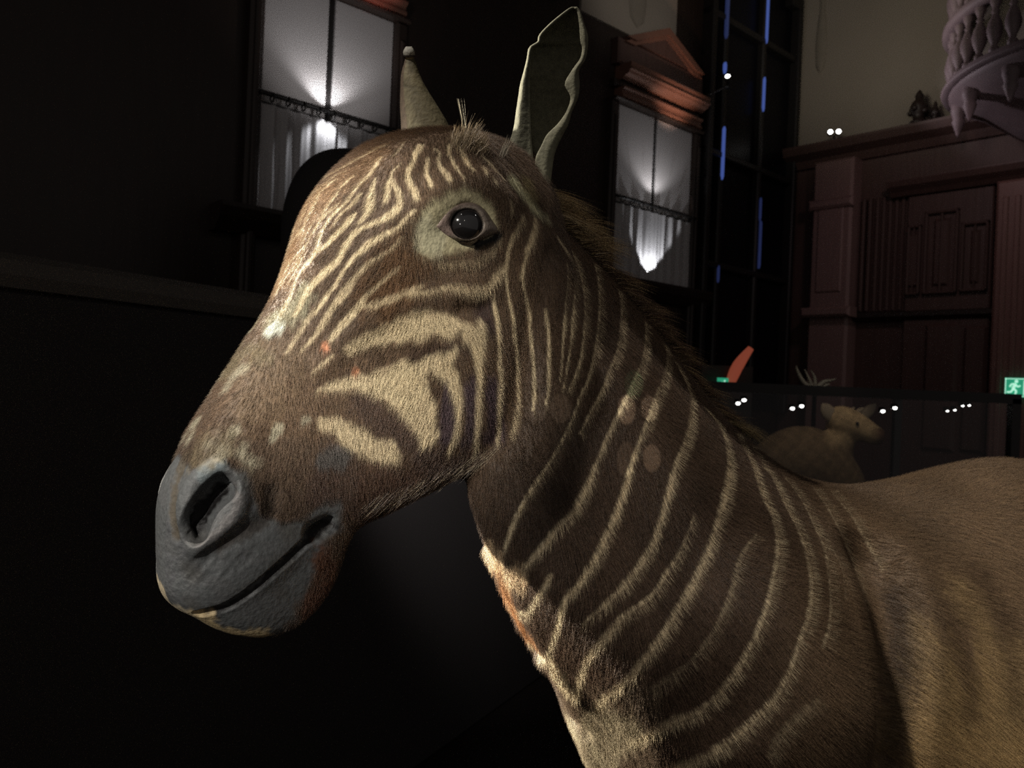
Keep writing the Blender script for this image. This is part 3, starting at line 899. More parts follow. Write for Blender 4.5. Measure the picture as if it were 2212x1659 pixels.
# ------------------------------------------------------------------ quagga: ears
cX = lambda x, y: (840 + x / 3.95, y / 3.95)
M_EAR = hide_mat('ear_skin', .7, 190, .6, spec=.2)
EAR = [  # crop y: outer left, left rim, right rim, outer right
 (66, 1565, 1572, 1588, 1598), (100, 1510, 1518, 1612, 1626), (200, 1388, 1398, 1628, 1657), (300, 1293, 1303, 1634, 1688), (360, 1276, 1288, 1640, 1690), (410, 1206, 1222, 1655, 1685),
 (500, 1188, 1206, 1640, 1668), (600, 1163, 1196, 1570, 1612), (720, 1130, 1196, 1503, 1619), (830, 1113, 1198, 1555, 1604),
 (950, 1094, 1203, 1523, 1552), (1060, 1079, 1207, 1445, 1522), (1150, 1058, 1212, 1352, 1475), (1250, 1022, 1219, 1300, 1428),
 (1340, 985, 1229, 1256, 1400), (1450, 955, 1236, 1246, 1385), (1570, 940, 1236, 1246, 1372), (1660, 950, 1230, 1250, 1362)]
def make_ear(name, base_depth, rows, mirrored, label):
    """an open cup: from the left rim round the back to the right rim"""
    R_ = catmull(np.array(rows, float), 64)
    NJ = 44
    v, cc = [], []
    for i, (y, a, r1, r2, e) in enumerate(R_):
        w = (e - a) / 3.95 / FPX * base_depth
        cup = .42 * w + .004
        mid = (a + e) / 2
        # profile in (crop x, depth): rim - silhouette - back - silhouette - rim
        P = np.array([(r1, .0), (a * .75 + r1 * .25, -.10 * cup), (a, .22 * cup), (a * .8 + mid * .2, .7 * cup), (mid, 1.0 * cup), (e * .8 + mid * .2, .75 * cup), (e, .30 * cup), (e * .7 + r2 * .3, -.05 * cup), (r2, .02 * cup)])
        Q = catmull(P, NJ)
        for j in range(NJ):
            q = cX(Q[j, 0], y)
            v.append(P3(q[0], q[1], base_depth + Q[j, 1] - .012 * (1 - i / 63)))
            edge = min(j, NJ - 1 - j) / NJ
            t = smoothstep(0, .04, np.array(edge))
            c = srgb(140, 138, 118) * (1 - t) + (srgb(112, 110, 92) if Q[j, 0] > r1 else srgb(96, 95, 80)) * t
            if i < 5: c = srgb(150, 148, 132) * (1 - t) + c * t * .8
            cc.append(c)
    f = [(i * NJ + j, i * NJ + j + 1, (i + 1) * NJ + j + 1, (i + 1) * NJ + j) for i in range(63) for j in range(NJ - 1)]
    me = mesh_from(name, np.array(v), f)
    set_color(me, np.array(cc))
    o = new_obj(name, me, quagga, M_EAR)
    sm = o.modifiers.new('skin', 'SOLIDIFY'); sm.thickness = .0022; sm.offset = 0
    if label: o['label'] = label
    return o
near_ear = make_ear('ear', .775, EAR, False, 'upright ear with its dark hollow turned to the front')
FAR = [  # the far ear is seen from its closed side
 (402, 150, 156, 172, 190), (440, 128, 150, 160, 212), (480, 134, 150, 160, 212), (500, 146, 152, 158, 208), (520, 140, 146, 150, 217), (640, 108, 118, 124, 258), (760, 100, 112, 118, 318),
 (900, 96, 108, 114, 405), (1020, 100, 112, 118, 478), (1130, 104, 116, 122, 535), (1240, 110, 130, 136, 580), (1340, 140, 160, 166, 600)]
def make_far_ear():
    R_ = catmull(np.array(FAR, float), 56)
    NJ = 40
    v, cc = [], []
    dp = .868
    for i, (y, a, r1, r2, e) in enumerate(R_):
        w = (e - a) / 3.95 / FPX * dp
        for j in range(NJ):
            # nearly closed cone whose slit faces away to the left
            th = math.pi + math.radians(16) + (2 * math.pi - math.radians(32)) * j / (NJ - 1)
            x = (a + e) / 2 + (e - a) / 2 * math.cos(th)
            q = cX(x, y)
            v.append(P3(q[0], q[1], dp - .010 * (1 - i / 55) + .40 * w * math.sin(th)))
            edge = min(j, NJ - 1 - j) / NJ
            c = srgb(98, 91, 70) * (.8 + .25 * math.sin(i * .55 + math.sin(j * .4)) * (i < 30)) if edge > .08 else srgb(78, 66, 54)
            if i < 9: c = srgb(128, 126, 118)
            if 9 <= i < 12: c = srgb(52, 46, 42)
            cc.append(c)
    f = [(i * NJ + j, i * NJ + j + 1, (i + 1) * NJ + j + 1, (i + 1) * NJ + j) for i in range(55) for j in range(NJ - 1)]
    me = mesh_from('ear', np.array(v), f)
    set_color(me, np.array(cc))
    o = new_obj('ear', me, quagga, M_EAR)
    sm = o.modifiers.new('skin', 'SOLIDIFY'); sm.thickness = .002; sm.offset = 0
    o['label'] = 'far ear with a curled pale tip'
    return o
make_far_ear()

# ------------------------------------------------------------------ quagga: mane, forelock and jaw fringe (loose strands)
def strands(name, items, label=None, mat=None):
    """items: (root, direction, bend, length, width, colour)"""
    K = 6
    v, f, cc = [], [], []
    for root, d, bend, ln, wd, c in items:
        side = np.cross(d, [rng.normal(), rng.normal(), rng.normal()])
        side = side / (np.linalg.norm(side) + 1e-9)
        side = .35 * side + .65 * IR * (1 if rng.random() > .5 else -1)
        b0 = len(v)
        for k in range(K):
            t = k / (K - 1)
            p = root + d * (ln * t) + bend * (ln * t * t)
            w = wd * (1 - t) ** .6 * .5 + .00002
            v += [p - side * w, p + side * w]
            cc += [c * (.75 + .35 * t)] * 2
        for k in range(K - 1):
            a = b0 + 2 * k
            f.append((a, a + 1, a + 3, a + 2))
    me = mesh_from(name, np.array(v), f)
    set_color(me, np.array(cc))
    o = new_obj(name, me, quagga, mat or M_STRAND)
    if label: o['label'] = label
    return o
M_STRAND = hide_mat('loose_hair', .5, 60, .0, 1.15, .35)
it = []
crest_path = np.array([P3(*q) for q in ((1150, 405, .815), (1205, 470, .825), (1236, 505, .835), (1295, 567, .85), (1350, 630, .865), (1410, 702, .883), (1466, 782, .90), (1522, 862, .917), (1560, 903, .926))])
cp = catmull(crest_path, 400)
ct = np.gradient(cp, axis=0); ct /= np.linalg.norm(ct, axis=1)[:, None]
for k in range(9000):
    s = rng.random() if k > 500 else .966 + .034 * rng.random()
    i = int(s * 399)
    t = ct[i]
    lp = Lpsi(36)
    outw = np.cross(t, lp); outw /= np.linalg.norm(outw)
    if outw[2] < 0: outw = -outw
    lt = rng.normal()
    root = cp[i] + lp * lt * .0075 - outw * (.004 + .002 * abs(lt))
    clump = math.sin(s * 47) * .5 + math.sin(s * 113 + 1) * .3
    d = outw * (.62 + .22 * clump) + t * (.62 - .2 * clump) + lp * (.12 * lt + .10) + rng.normal(size=3) * .10
    d /= np.linalg.norm(d)
    ln = (.024 + .010 * clump + .012 * rng.random()) * (1 - .35 * smoothstep(.9, 1, np.array(s)))
    if s > .965:
        d = np.array([.93, .05, .05]) + rng.normal(size=3) * .09
        ln = .050 * (.45 + .6 * rng.random())
    c = srgb(74, 56, 42) if rng.random() > .3 * (1.3 - s) + .5 * (s < .3) else srgb(134, 114, 82)
    if s < .3: ln *= 1.45
    if s > .965: c = srgb(120, 104, 76)
    it.append((root, d, t * .25 - np.array([0, 0, .18 if s < .965 else .38]), ln, .0006, c * (.7 + .6 * rng.random())))
strands('mane', it, 'short dark brown mane of loose tufts along the neck')
it = []
for k in range(750):
    x = 980 + 66 * rng.random() + rng.normal() * 8
    h = hit(x, 312 + .25 * (x - 985) + rng.normal() * 7)
    if h is None: continue
    d = IU * 1.0 + IR * (.15 + .0085 * (x - 1015)) + np.array([0, .25, 0]) + rng.normal(size=3) * .24
    d /= np.linalg.norm(d)
    ln = .027 * (.35 + .65 * rng.random()) * (1.2 - abs(x - 1008) / 60)
    it.append((h - d * .003, d, IR * .2, max(ln, .006), .0005, srgb(136, 118, 90) * (.5 + .8 * rng.random())))
for k in range(14):
    h = hit(1006 + rng.normal() * 2, 300)
    if h is not None:
        it.append((h, IU + IR * (-.12 + .05 * rng.normal()), IR * -.05, .036, .0007, srgb(150, 144, 124)))
for k in range(30):
    h = hit(1086 + rng.normal() * 5, 338 + rng.normal() * 3)
    if h is not None:
        it.append((h, IU + IR * (.35 + .12 * rng.normal()) + np.array([0, -.4, 0]), IR * .1, .018 * (.5 + .5 * rng.random()), .0008, srgb(176, 168, 150)))
strands('forelock', it, 'small tuft of pale tan hair between the ears')
it = []
for k in range(1500):
    s = rng.random()
    x = 800 + 285 * s
    y = 1098 - 128 * s + 10 * math.sin(s * 3) - 26 * rng.random()
    h = hit(x, y)
    if h is None: continue
    d = -IU * .8 - IR * .75 + np.array([0, -.10, 0]) + rng.normal(size=3) * .12
    d /= np.linalg.norm(d)
    it.append((h, d, -IR * .2, .012 + .012 * rng.random(), .00042, (srgb(150, 138, 116) if rng.random() < .22 + .3 * (s > .7) else srgb(74, 60, 50)) * (.7 + .5 * rng.random())))
strands('jaw_fringe', it, 'longer wispy hair under the jaw')
# ================================================================== the hall
def tag(o, label=None, cat=None, group=None, kind=None):
    if label: o['label'] = label
    if cat: o['category'] = cat
    if group: o['group'] = group
    if kind: o['kind'] = kind
    return o
def empty(name, loc=(0, 0, 0)):
    o = bpy.data.objects.new(name, None)
    o.empty_display_size = .1
    COL.objects.link(o)
    o.location = loc
    return o
CORNER = np.array([2.32, 7.0, 0.0])
A1 = math.radians(47.5)
E1 = np.array([-math.sin(A1), -math.cos(A1), 0])     # along the back wall, away from the corner
N1 = np.array([math.cos(A1), -math.sin(A1), 0])      # out of the back wall into the room
E2 = N1.copy()                                       # along the right wall, towards the viewer
N2 = E1.copy()                                       # out of the right wall
UP = np.array([0, 0, 1.0])
def WB(t, z, n=0.): return CORNER + E1 * t + N1 * n + UP * z
def WR(s, z, n=0.): return CORNER + E2 * s + N2 * n + UP * z
def wb_px(px, py):
    p = on_plane(px, py, CORNER, N1); return (p - CORNER) @ E1, p[2]
def wr_px(px, py):
    p = on_plane(px, py, CORNER, N2); return (p - CORNER) @ E2, p[2]

class MB:
    """collects shapes for one mesh"""
    def __init__(s): s.v, s.f = [], []
    def add(s, v, f):
        o = len(s.v); s.v += [np.asarray(x, float) for x in v]; s.f += [tuple(i + o for i in q) for q in f]; return s
    def box(s, fr, a, b, bev=.0):
        """box between two corners in a frame function fr(u, z, n); bev chamfers the front edges"""
        (u0, z0, n0), (u1, z1, n1) = a, b
        if bev <= 0:
            v = [fr(u, z, n) for n in (n0, n1) for z in (z0, z1) for u in (u0, u1)]
            return s.add(v, [(0, 1, 3, 2), (4, 6, 7, 5), (0, 4, 5, 1), (2, 3, 7, 6), (0, 2, 6, 4), (1, 5, 7, 3)])
        c = bev
        v = [fr(u, z, n0) for u, z in ((u0, z0), (u1, z0), (u1, z1), (u0, z1))]
        v += [fr(u, z, n1 - c) for u, z in ((u0, z0), (u1, z0), (u1, z1), (u0, z1))]
        v += [fr(u, z, n1) for u, z in ((u0 + c, z0 + c), (u1 - c, z0 + c), (u1 - c, z1 - c), (u0 + c, z1 - c))]
        f = [(3, 2, 1, 0), (8, 9, 10, 11)]
        for k in range(4):
            l = (k + 1) % 4
            f += [(k, l, 4 + l, 4 + k), (4 + k, 4 + l, 8 + l, 8 + k)]
        return s.add(v, f)
    def extrude_u(s, fr, u0, u1, prof):
        """profile of (z, n) pairs swept along u"""
        n = len(prof)
        v = [fr(u, z, q) for u in (u0, u1) for z, q in prof]
        f = [(i, (i + 1) % n, n + (i + 1) % n, n + i) for i in range(n)] + [tuple(range(n - 1, -1, -1)), tuple(range(n, 2 * n))]
        return s.add(v, f)
    def lathe(s, c, prof, n=20, a0=0., a1=2 * math.pi):
        full = abs(a1 - a0 - 2 * math.pi) < 1e-6
        m = n if full else n + 1
        v = []
        for r, z in prof:
            for k in range(m):
                q = a0 + (a1 - a0) * k / n
                v.append(np.array([c[0] + r * math.cos(q), c[1] + r * math.sin(q), c[2] + z]))
        f = []
        for i in range(len(prof) - 1):
            for k in range(n):
                l = (k + 1) % m
                f.append((i * m + k, i * m + l, (i + 1) * m + l, (i + 1) * m + k))
        return s.add(v, f)
    def tube(s, path, rad, n=10):
        v, f = tube(path, rad, n, side=np.array([.31, .2, .93]))
        return s.add(v, f)
    def sphere(s, c, r, n=14, sq=(1, 1, 1)):
        prof = []
        v = []
        for i in range(n + 1):
            for k in range(2 * n):
                a, b = math.pi * i / n, math.pi * k / n
                v.append(np.asarray(c) + r * np.array([math.sin(a) * math.cos(b) * sq[0], math.sin(a) * math.sin(b) * sq[1], math.cos(a) * sq[2]]))
        f = [(i * 2 * n + k, i * 2 * n + (k + 1) % (2 * n), (i + 1) * 2 * n + (k + 1) % (2 * n), (i + 1) * 2 * n + k) for i in range(n) for k in range(2 * n)]
        return s.add(v, f)
    def build(s, name, mat, parent=None, smooth=False):
        me = mesh_from(name, s.v, s.f, smooth)
        b_ = bmesh.new(); b_.from_mesh(me)
        if smooth: bmesh.ops.remove_doubles(b_, verts=b_.verts, dist=1e-6)
        bmesh.ops.recalc_face_normals(b_, faces=b_.faces)
        b_.to_mesh(me); b_.free()
        return new_obj(name, me, parent, mat)

# materials of the hall
M_WOOD = simple_mat('dark_wood', (.020, .013, .010), .45, (.034, .021, .016), 3., .3, stretch=(9, 9, 1))
M_WOOD2 = simple_mat('panelled_wood', (.075, .042, .036), .5, (.12, .07, .058), 4., .4, stretch=(10, 10, .8))
M_CORN = simple_mat('cornice_wood', (.17, .085, .06), .42, (.24, .12, .085), 4., .2, stretch=(2, 2, 12))
M_PLASTER = simple_mat('cream_plaster', (.35, .31, .26), .85, (.27, .235, .19), 1.6, .1)
M_BLIND = simple_mat('white_blind', (.55, .53, .53), .8, (.62, .60, .60), 3., .05)
M_CURT = simple_mat('white_curtain', (.50, .49, .50), .8, (.60, .59, .60), 6., .1, stretch=(6, 6, .5))
M_IRON = simple_mat('black_iron', (.010, .009, .009), .5, (.016, .014, .013), 20., .1)
M_FLOOR = simple_mat('dark_floor', (.020, .017, .015), .4, (.032, .027, .024), 5., .1)
M_GLASSD = simple_mat('dark_glass', (.004, .004, .006), .35, (.007, .007, .010), 2., spec=.15)
M_BLUE = simple_mat('blue_reflection_glow', (.05, .08, .2), .5, (.05, .07, .16), 9., emit=(.16, .27, .95), strength=.27)
M_BLUEDIM = simple_mat('dim_blue_reflection_glow', (.05, .08, .2), .5, (.05, .07, .16), 9., emit=(.14, .20, .70), strength=.07)
M_STONE = simple_mat('carved_wood', (.30, .23, .24), .6, (.20, .15, .16), 14., .3)
M_LAMP = simple_mat('lamp_lens', (.8, .8, .8), .3, (.9, .9, .9), 5., emit=(1, .98, .94), strength=9.)
M_LAMP_REFL = simple_mat('lamp_reflection_glow', (.8, .8, .8), .3, (.9, .9, .9), 5., emit=(1, .98, .93), strength=5.)
M_GREEN = simple_mat('green_sign', (.02, .4, .2), .5, (.02, .36, .18), 6., emit=(.03, .36, .20), strength=.7)
M_SIGNW = simple_mat('sign_white', (.8, .9, .85), .5, (.7, .85, .8), 6., emit=(.55, 1., .78), strength=.8)
M_PANEL = simple_mat('dark_panel', (.032, .029, .029), .8, (.040, .036, .036), 2., .05)
M_EDGE = simple_mat('panel_edge', (.10, .092, .082), .7, (.13, .118, .104), 3.)

# shell
def quad(name, pts, mat):
    return new_obj(name, mesh_from(name, pts, [(0, 1, 2, 3)], False), None, mat)
HT = 6.6
wb = MB().box(WB, (0, 0, -.2), (9.5, HT, 0)).build('wall_back', M_WOOD); tag(wb, kind='structure')
wr = MB().box(WR, (0, 0, -.2), (7.5, 3.5, 0)).build('wall_right', M_WOOD2); tag(wr, kind='structure')
wru = MB().box(WR, (0, 3.5, -.2), (7.5, HT, -.03)).build('wall_right_upper', M_PLASTER); tag(wru, kind='structure')
fl = MB(); fl.box(lambda u, z, n: CORNER + E1 * u + E2 * n + UP * z, (-.2, -.1, -.2), (9.5, 0, 7.5)).build('floor', M_FLOOR)['kind'] = 'structure'
ce = MB(); ce.box(lambda u, z, n: CORNER + E1 * u + E2 * n + UP * z, (-.2, HT, -.2), (9.5, HT + .1, 7.5)).build('ceiling', M_WOOD)['kind'] = 'structure'

# cream plaster field high on the back wall, beside the dark window
t0, _ = wb_px(1250, 40); t1, _ = wb_px(1457, 40)
zb = wb_px(1400, 84)[1]
o = MB().box(WB, (t1, zb - .05, 0), (t0, HT - .3, .02)).build('wall_back_plaster', M_PLASTER); tag(o, kind='structure')
# a long dark string course that crosses the back wall
o = MB().extrude_u(WB, 2.9, 9.4, [(3.86, 0), (3.86, .05), (3.91, .09), (3.95, .09), (3.97, 0)]).build('trim_1', M_WOOD); tag(o, kind='structure')

# ---- the two curtained windows
def window(name, tc, hw, zt):
    r = empty(name, WB(tc, 0)); r['kind'] = 'structure'
    X0, X1 = tc - hw, tc + hw
    MI = r.matrix_world
    def put(mb, nm, mat, sm=False):
        o = mb.build(nm, mat, None, sm)
        o.parent = r
        o.matrix_parent_inverse = Matrix.Translation(-Vector(WB(tc, 0)))
        return o
    zs, zr = 2.20, 2.735
    f = MB()
    for a, b in ((X0 - .07, X0), (X1, X1 + .07)):
        f.box(WB, (a, 0.0, 0), (b, zt, .06), .012)
        f.box(WB, (a + .02, 1.2, .06), (b - .02, zt - .1, .075), .008)
    f.box(WB, (X0 - .07, zt, 0), (X1 + .07, zt + .02, .09), .01)
    put(f, 'window_frame', M_WOOD)
    put(MB().extrude_u(WB, X0 - .2, X1 + .2, [(zs - .12, 0), (zs - .12, .06), (zs - .06, .12), (zs - .02, .14), (zs, .14), (zs, 0)]), 'sill', M_WOOD)
    g = .018
    for a, b in ((X0, tc - g), (tc + g, X1)):
        put(MB().box(WB, (a, zr - .02, .004), (b, zt, .024), .004), 'blind', M_BLIND)
    put(MB().box(WB, (tc - g, zs, .002), (tc + g, zt, .008)), 'mullion', M_IRON)
    rod = MB().tube([WB(X0 - .02, zr, .075), WB(tc, zr, .075), WB(X1 + .02, zr, .075)], [.011, .011, .011])
    ro = put(rod, 'curtain_rod', M_IRON, True)
    for k in range(9):
        u = X0 + (k + .5) * (X1 - X0) / 9
        rg = []
        mbr = MB()
        for a in range(12):
            rg.append(WB(u, zr - .012 + .020 * math.cos(a * math.pi / 5.5), .075 + .020 * math.sin(a * math.pi / 5.5)))
        mbr.tube(rg, [.004] * 12, 6)
        c = put(mbr, 'curtain_ring', M_IRON, True)
        c.parent = ro; c.matrix_parent_inverse = Matrix()
    # pleated cafe curtain
    cu = MB()
    nu, nzr = 160, 12
    v, fc = [], []
    for i in range(nzr + 1):
        z = zs + .012 + (zr - .035 - zs - .012) * i / nzr
        for k in range(nu + 1):
            u = X0 + (X1 - X0) * k / nu
            w = (k / nu - .5)
            ph = 2 * math.pi * (9 * k / nu) + .5 * math.sin(2 * math.pi * 2.3 * k / nu)
            dep = .040 + .007 * math.sin(ph) + .003 * math.sin(2.2 * ph + 1) + .0015 * math.sin(i * .6 + ph)
            v.append(WB(u, z, dep))
    for i in range(nzr):
        for k in range(nu):
            a = i * (nu + 1) + k
            fc.append((a, a + 1, a + nu + 2, a + nu + 1))
    cu.add(v, fc)
    put(cu, 'curtain', M_CURT, True)
    # cornice of stepped mouldings, a plain frieze and a low pediment
    co_ = MB()
    co_.extrude_u(WB, X0 - .04, X1 - .0, [(zt + .02, 0), (zt + .02, .06), (zt + .035, .08), (zt + .05, .08), (zt + .055, .07), (zt + .075, .07), (zt + .09, .09), (zt + .10, .09), (zt + .10, 0)])
    put(co_, 'architrave', M_CORN)
    co_ = MB()
    zc = zt + .15
    co_.extrude_u(WB, X0 - .05, X1 - .0, [(zc, 0), (zc, .07), (zc + .02, .09), (zc + .03, .12), (zc + .045, .125), (zc + .05, .145), (zc + .075, .135), (zc + .09, .14), (zc + .10, .14), (zc + .10, 0)])
    put(MB().box(WB, (X0 - .05, zt + .10, 0), (X1 + .05, zc, .05), .01), 'frieze', M_WOOD)
    put(co_, 'cornice', M_CORN)
    zp = zc + .10 + .17
    put(MB().box(WB, (X0 - .05, zc + .10, 0), (X1 + .05, zp, .07), .012), 'upper_frieze', M_WOOD2)
    pe = MB()
    half = hw + .01
    ap = zp + .20
    for d0, d1, q0, q1 in ((0, .05, 0, .11), (.03, .08, 0, .09)):
        for sg in (-1, 1):
            P = [(sg * half, zp), (0, ap), (0, ap - .05), (sg * (half - .10), zp)]
            P = [(x, z - d0 * .9) for x, z in P]
            vv = [WB(tc + x, z, n) for n in (q0, q1) for x, z in P]
            pe.add(vv, [(0, 1, 2, 3), (4, 7, 6, 5), (0, 4, 5, 1), (1, 5, 6, 2), (2, 6, 7, 3), (3, 7, 4, 0)])
    pd = put(pe, 'pediment', M_CORN)
    ty = MB().add([WB(tc - half + .06, zp, .08), WB(tc + half - .06, zp, .08), WB(tc, ap - .03, .08), WB(tc - half + .06, zp, .0), WB(tc + half - .06, zp, .0), WB(tc, ap - .03, .0)], [(0, 1, 2), (3, 5, 4), (0, 3, 4, 1), (1, 4, 5, 2), (2, 5, 3, 0)])
    o = put(ty, 'tympanum', M_WOOD2); o.parent = pd; o.matrix_parent_inverse = Matrix()
    return r
tl = (wb_px(567, 250)[0] + wb_px(848, 250)[0]) / 2
hl = abs(wb_px(567, 250)[0] - wb_px(848, 250)[0]) / 2
tr = (wb_px(1325, 400)[0] + wb_px(1490, 400)[0]) / 2
hr = abs(wb_px(1325, 400)[0] - wb_px(1490, 400)[0]) / 2
tl += .03; tr += .03
window('window_1', tl, hl, 3.31)
window('window_2', tr, hr, 3.37)
print('WINDOWS', tl, hl, tr, hr)

# ---- tall dark window by the corner
r = empty('window_3', WB(.8, 0)); r['kind'] = 'structure'
def putw(mb, nm, mat, sm=False):
    o = mb.build(nm, mat, None, sm); o.parent = r
    o.matrix_parent_inverse = Matrix.Translation(-Vector(WB(.8, 0)))
    return o
w0, w1 = .02, wb_px(1512, 200)[0]
fr_ = MB()
fr_.box(WB, (w0, 1.3, 0), (w0 + .06, 4.75, .10), .01); fr_.box(WB, (w1 - .06, 1.3, 0), (w1, 4.9, .10), .01)
for q in (2.4, 3.25, 4.3): fr_.box(WB, (w0, q, 0), (w1, q + .05, .08), .01)
for q in (wb_px(1545, 300)[0], wb_px(1628, 300)[0]): fr_.box(WB, (q - .028, 1.3, 0), (q + .028, 5.6, .075), .012)
fr_.box(WB, (w0, 4.75, 0), (w0 + .18, 4.85, .10), .01); fr_.box(WB, (w0 + .1, 4.85, 0), (w1, 5.6, .05), .01)
putw(fr_, 'window_frame', M_IRON)
putw(MB().box(WB, (w0 + .06, 1.32, .012), (w1 - .06, 4.85, .022)), 'pane', M_GLASSD)
for px, y0, y1, mt, wd in ((1636, -10, 100, M_BLUE, .010), (1549, -10, 90, M_BLUEDIM, .014), (1546, 140, 165, M_BLUE, .012), (1629, 172, 246, M_BLUE, .009), (1540, 278, 392, M_BLUE, .011),
                           (1622, 430, 480, M_BLUEDIM, .008), (1620, 480, 582, M_BLUEDIM, .010), (1531, 575, 612, M_BLUEDIM, .008)):  # glowing strips stand in for blue reflections on the dark window
    ta, za = wb_px(px, y1); tb, zb_ = wb_px(px + (y1 - y0) * .045, y0)
    v = [WB(ta - wd, za + .03, .09), WB(ta + wd, za + .03, .09), WB(ta + wd, zb_ - .02, .09), WB(ta, zb_, .09), WB(ta - wd, zb_ - .02, .09), WB(ta, za, .09),
         WB(ta - wd, za + .03, .07), WB(ta + wd, za + .03, .07), WB(ta + wd, zb_ - .02, .07), WB(ta, zb_, .07), WB(ta - wd, zb_ - .02, .07), WB(ta, za, .07)]
    ring_ = [5, 1, 2, 3, 4, 0]
    putw(MB().add(v, [tuple(ring_), tuple(i + 6 for i in ring_[::-1])] + [(ring_[i], ring_[(i + 1) % 6], ring_[(i + 1) % 6] + 6, ring_[i] + 6) for i in range(6)]), 'blue_reflection', mt)

# ---- right wall: cornice, pilasters, panels
cz = 3.5
o = MB().extrude_u(WR, 0, 7.4, [(cz - .12, 0), (cz - .12, .03), (cz - .06, .06), (cz - .02, .13), (cz + .03, .15), (cz + .05, .15), (cz + .05, 0)]).build('trim_2', M_WOOD2); tag(o, kind='structure')
sa, sb = wr_px(1772, 500)[0], wr_px(1857, 500)[0]
zlo = wr_px(1800, 690)[1]
o = MB().box(WR, (sa, 0.9, 0), (sb, cz - .12, .16), .02).box(WR, (sa + .06, 2.3, .16), (sb - .06, 2.98, .175), .01).box(WR, (sa - .02, 2.98, .15), (sb + .02, 3.06, .20), .02).box(WR, (sa - .03, zlo, .1), (sb + .05, zlo + .08, .24), .02).build('trim_3', simple_mat('lit_pilaster_wood', (.22, .135, .125), .5, (.30, .19, .17), 4., .3, stretch=(10, 10, .8))); tag(o, kind='structure')  # light on this pilaster is put into a paler wood colour
mb = MB()      # narrow fluted strips between pilaster and door
s = sb + .03
while s < wr_px(1950, 500)[0]:
    mb.box(WR, (s, zlo + .05, 0), (s + .028, 3.05, .03 + .02 * ((int(s * 37)) % 2)), .008); s += .05
mb.build('trim_4', M_WOOD2)['kind'] = 'structure'
o = MB().extrude_u(WR, sb, 7.4, [(zlo - .03, 0), (zlo - .03, .05), (zlo, .09), (zlo + .03, .09), (zlo + .05, .03), (zlo + .05, 0)]).build('trim_5', M_WOOD); tag(o, kind='structure')
# panelled doorcase
s0, s1 = wr_px(1962, 550)[0], wr_px(2148, 550)[0]
dr = empty('door_1', WR((s0 + s1) / 2, 0)); dr['kind'] = 'structure'
def putd(mb, nm, mat):
    o = mb.build(nm, mat, None); o.parent = dr; o.matrix_parent_inverse = Matrix.Translation(-Vector(WR((s0 + s1) / 2, 0))); return o
putd(MB().box(WR, (s0, 0, 0), (s1, 3.02, .05), .01), 'door_leaf', M_WOOD2)
putd(MB().extrude_u(WR, s0 - .12, s1 + 3.0, [(3.02, 0), (3.02, .08), (3.05, .11), (3.08, .16), (3.12, .18), (3.13, .18), (3.13, 0)]), 'lintel', M_WOOD2)
for a, b, y0, y1 in ((2003, 2076, 458, 637), (2082, 2142, 482, 632), (1966, 1996, 490, 640)):
    u0, u1 = wr_px(a, 550)[0], wr_px(b, 550)[0]
    zt_, zb_ = wr_px((a + b) / 2, y0)[1], wr_px((a + b) / 2, y1)[1]
    p = MB(); q = .022
    p.box(WR, (u0, zb_, .05), (u0 + q, zt_, .085), .008); p.box(WR, (u1 - q, zb_, .05), (u1, zt_, .085), .008)
    p.box(WR, (u0, zb_, .05), (u1, zb_ + q, .085), .008); p.box(WR, (u0, zt_ - q, .05), (u1, zt_, .085), .008)
    p.box(WR, (u0 + .06, zb_ + .06, .05), (u1 - .06, zt_ - .06, .07), .02)
    p.box(WR, (u0 + (u1 - u0) * .46, zb_, .05), (u0 + (u1 - u0) * .54, zt_, .078), .008)
    putd(p, 'panel', M_WOOD2)
for a, b, y0, y1 in ((2003, 2076, 700, 830), (2086, 2140, 705, 830)):
    u0, u1 = wr_px(a, 750)[0], wr_px(b, 750)[0]
    zt_, zb_ = wr_px((a + b) / 2, y0)[1], wr_px((a + b) / 2, y1)[1]
    putd(MB().box(WR, (u0, zb_ - .5, .05), (u1, zt_, .075), .025), 'panel', M_WOOD2)
# outermost pilaster, its pinkish light put into the wood colour
u0, u1 = wr_px(2156, 650)[0], wr_px(2212, 650)[0] + .35
p = MB().box(WR, (u0, 0, 0), (u1, 3.02, .14), .02)
for k in range(7):
    p.box(WR, (u0 + .05 + k * .075, 1.0, .14), (u0 + .085 + k * .075, 2.9, .155), .006)
p.build('trim_6', simple_mat('pink_lit_pilaster_wood', (.20, .105, .088), .5, (.27, .15, .125), 4., .3, stretch=(10, 10, .8)))['kind'] = 'structure'
# ---- green emergency-exit sign on the pilaster
sg = empty('exit_sign', P3(2210, 838, 1)); 
s_, z_ = wr_px(2188, 838)
pw = .30
sg.location = Vector(WR(s_ + pw / 2, z_, .16))
def puts(mb, nm, mat, root, sm=False, par=None):
    o = mb.build(nm, mat, None, sm); o.parent = par or root
    o.matrix_parent_inverse = Matrix() if par else Matrix.Translation(-root.location); return o
hz_ = .066
puts(MB().box(WR, (s_, z_ - hz_, .158), (s_ + pw, z_ + hz_, .185), .006), 'sign_box', M_GREEN, sg)
bdr = MB()
for a, b in (((s_ + .004, z_ - hz_ + .004), (s_ + pw - .004, z_ - hz_ + .009)), ((s_ + .004, z_ + hz_ - .009), (s_ + pw - .004, z_ + hz_ - .004)), ((s_ + .004, z_ - hz_ + .004), (s_ + .009, z_ + hz_ - .004))):
    bdr.box(WR, (a[0], a[1], .185), (b[0], b[1], .187))
puts(bdr, 'border', M_SIGNW, sg)
man = MB()
def limb(pts, r):
    man.tube([WR(s_ + x, z_ + z, .187) for x, z in pts], [r] * len(pts), 6)
man.sphere(WR(s_ + .072, z_ + .042, .187), .011, 8)
limb([(.068, .026), (.058, .004), (.054, -.010)], .010)
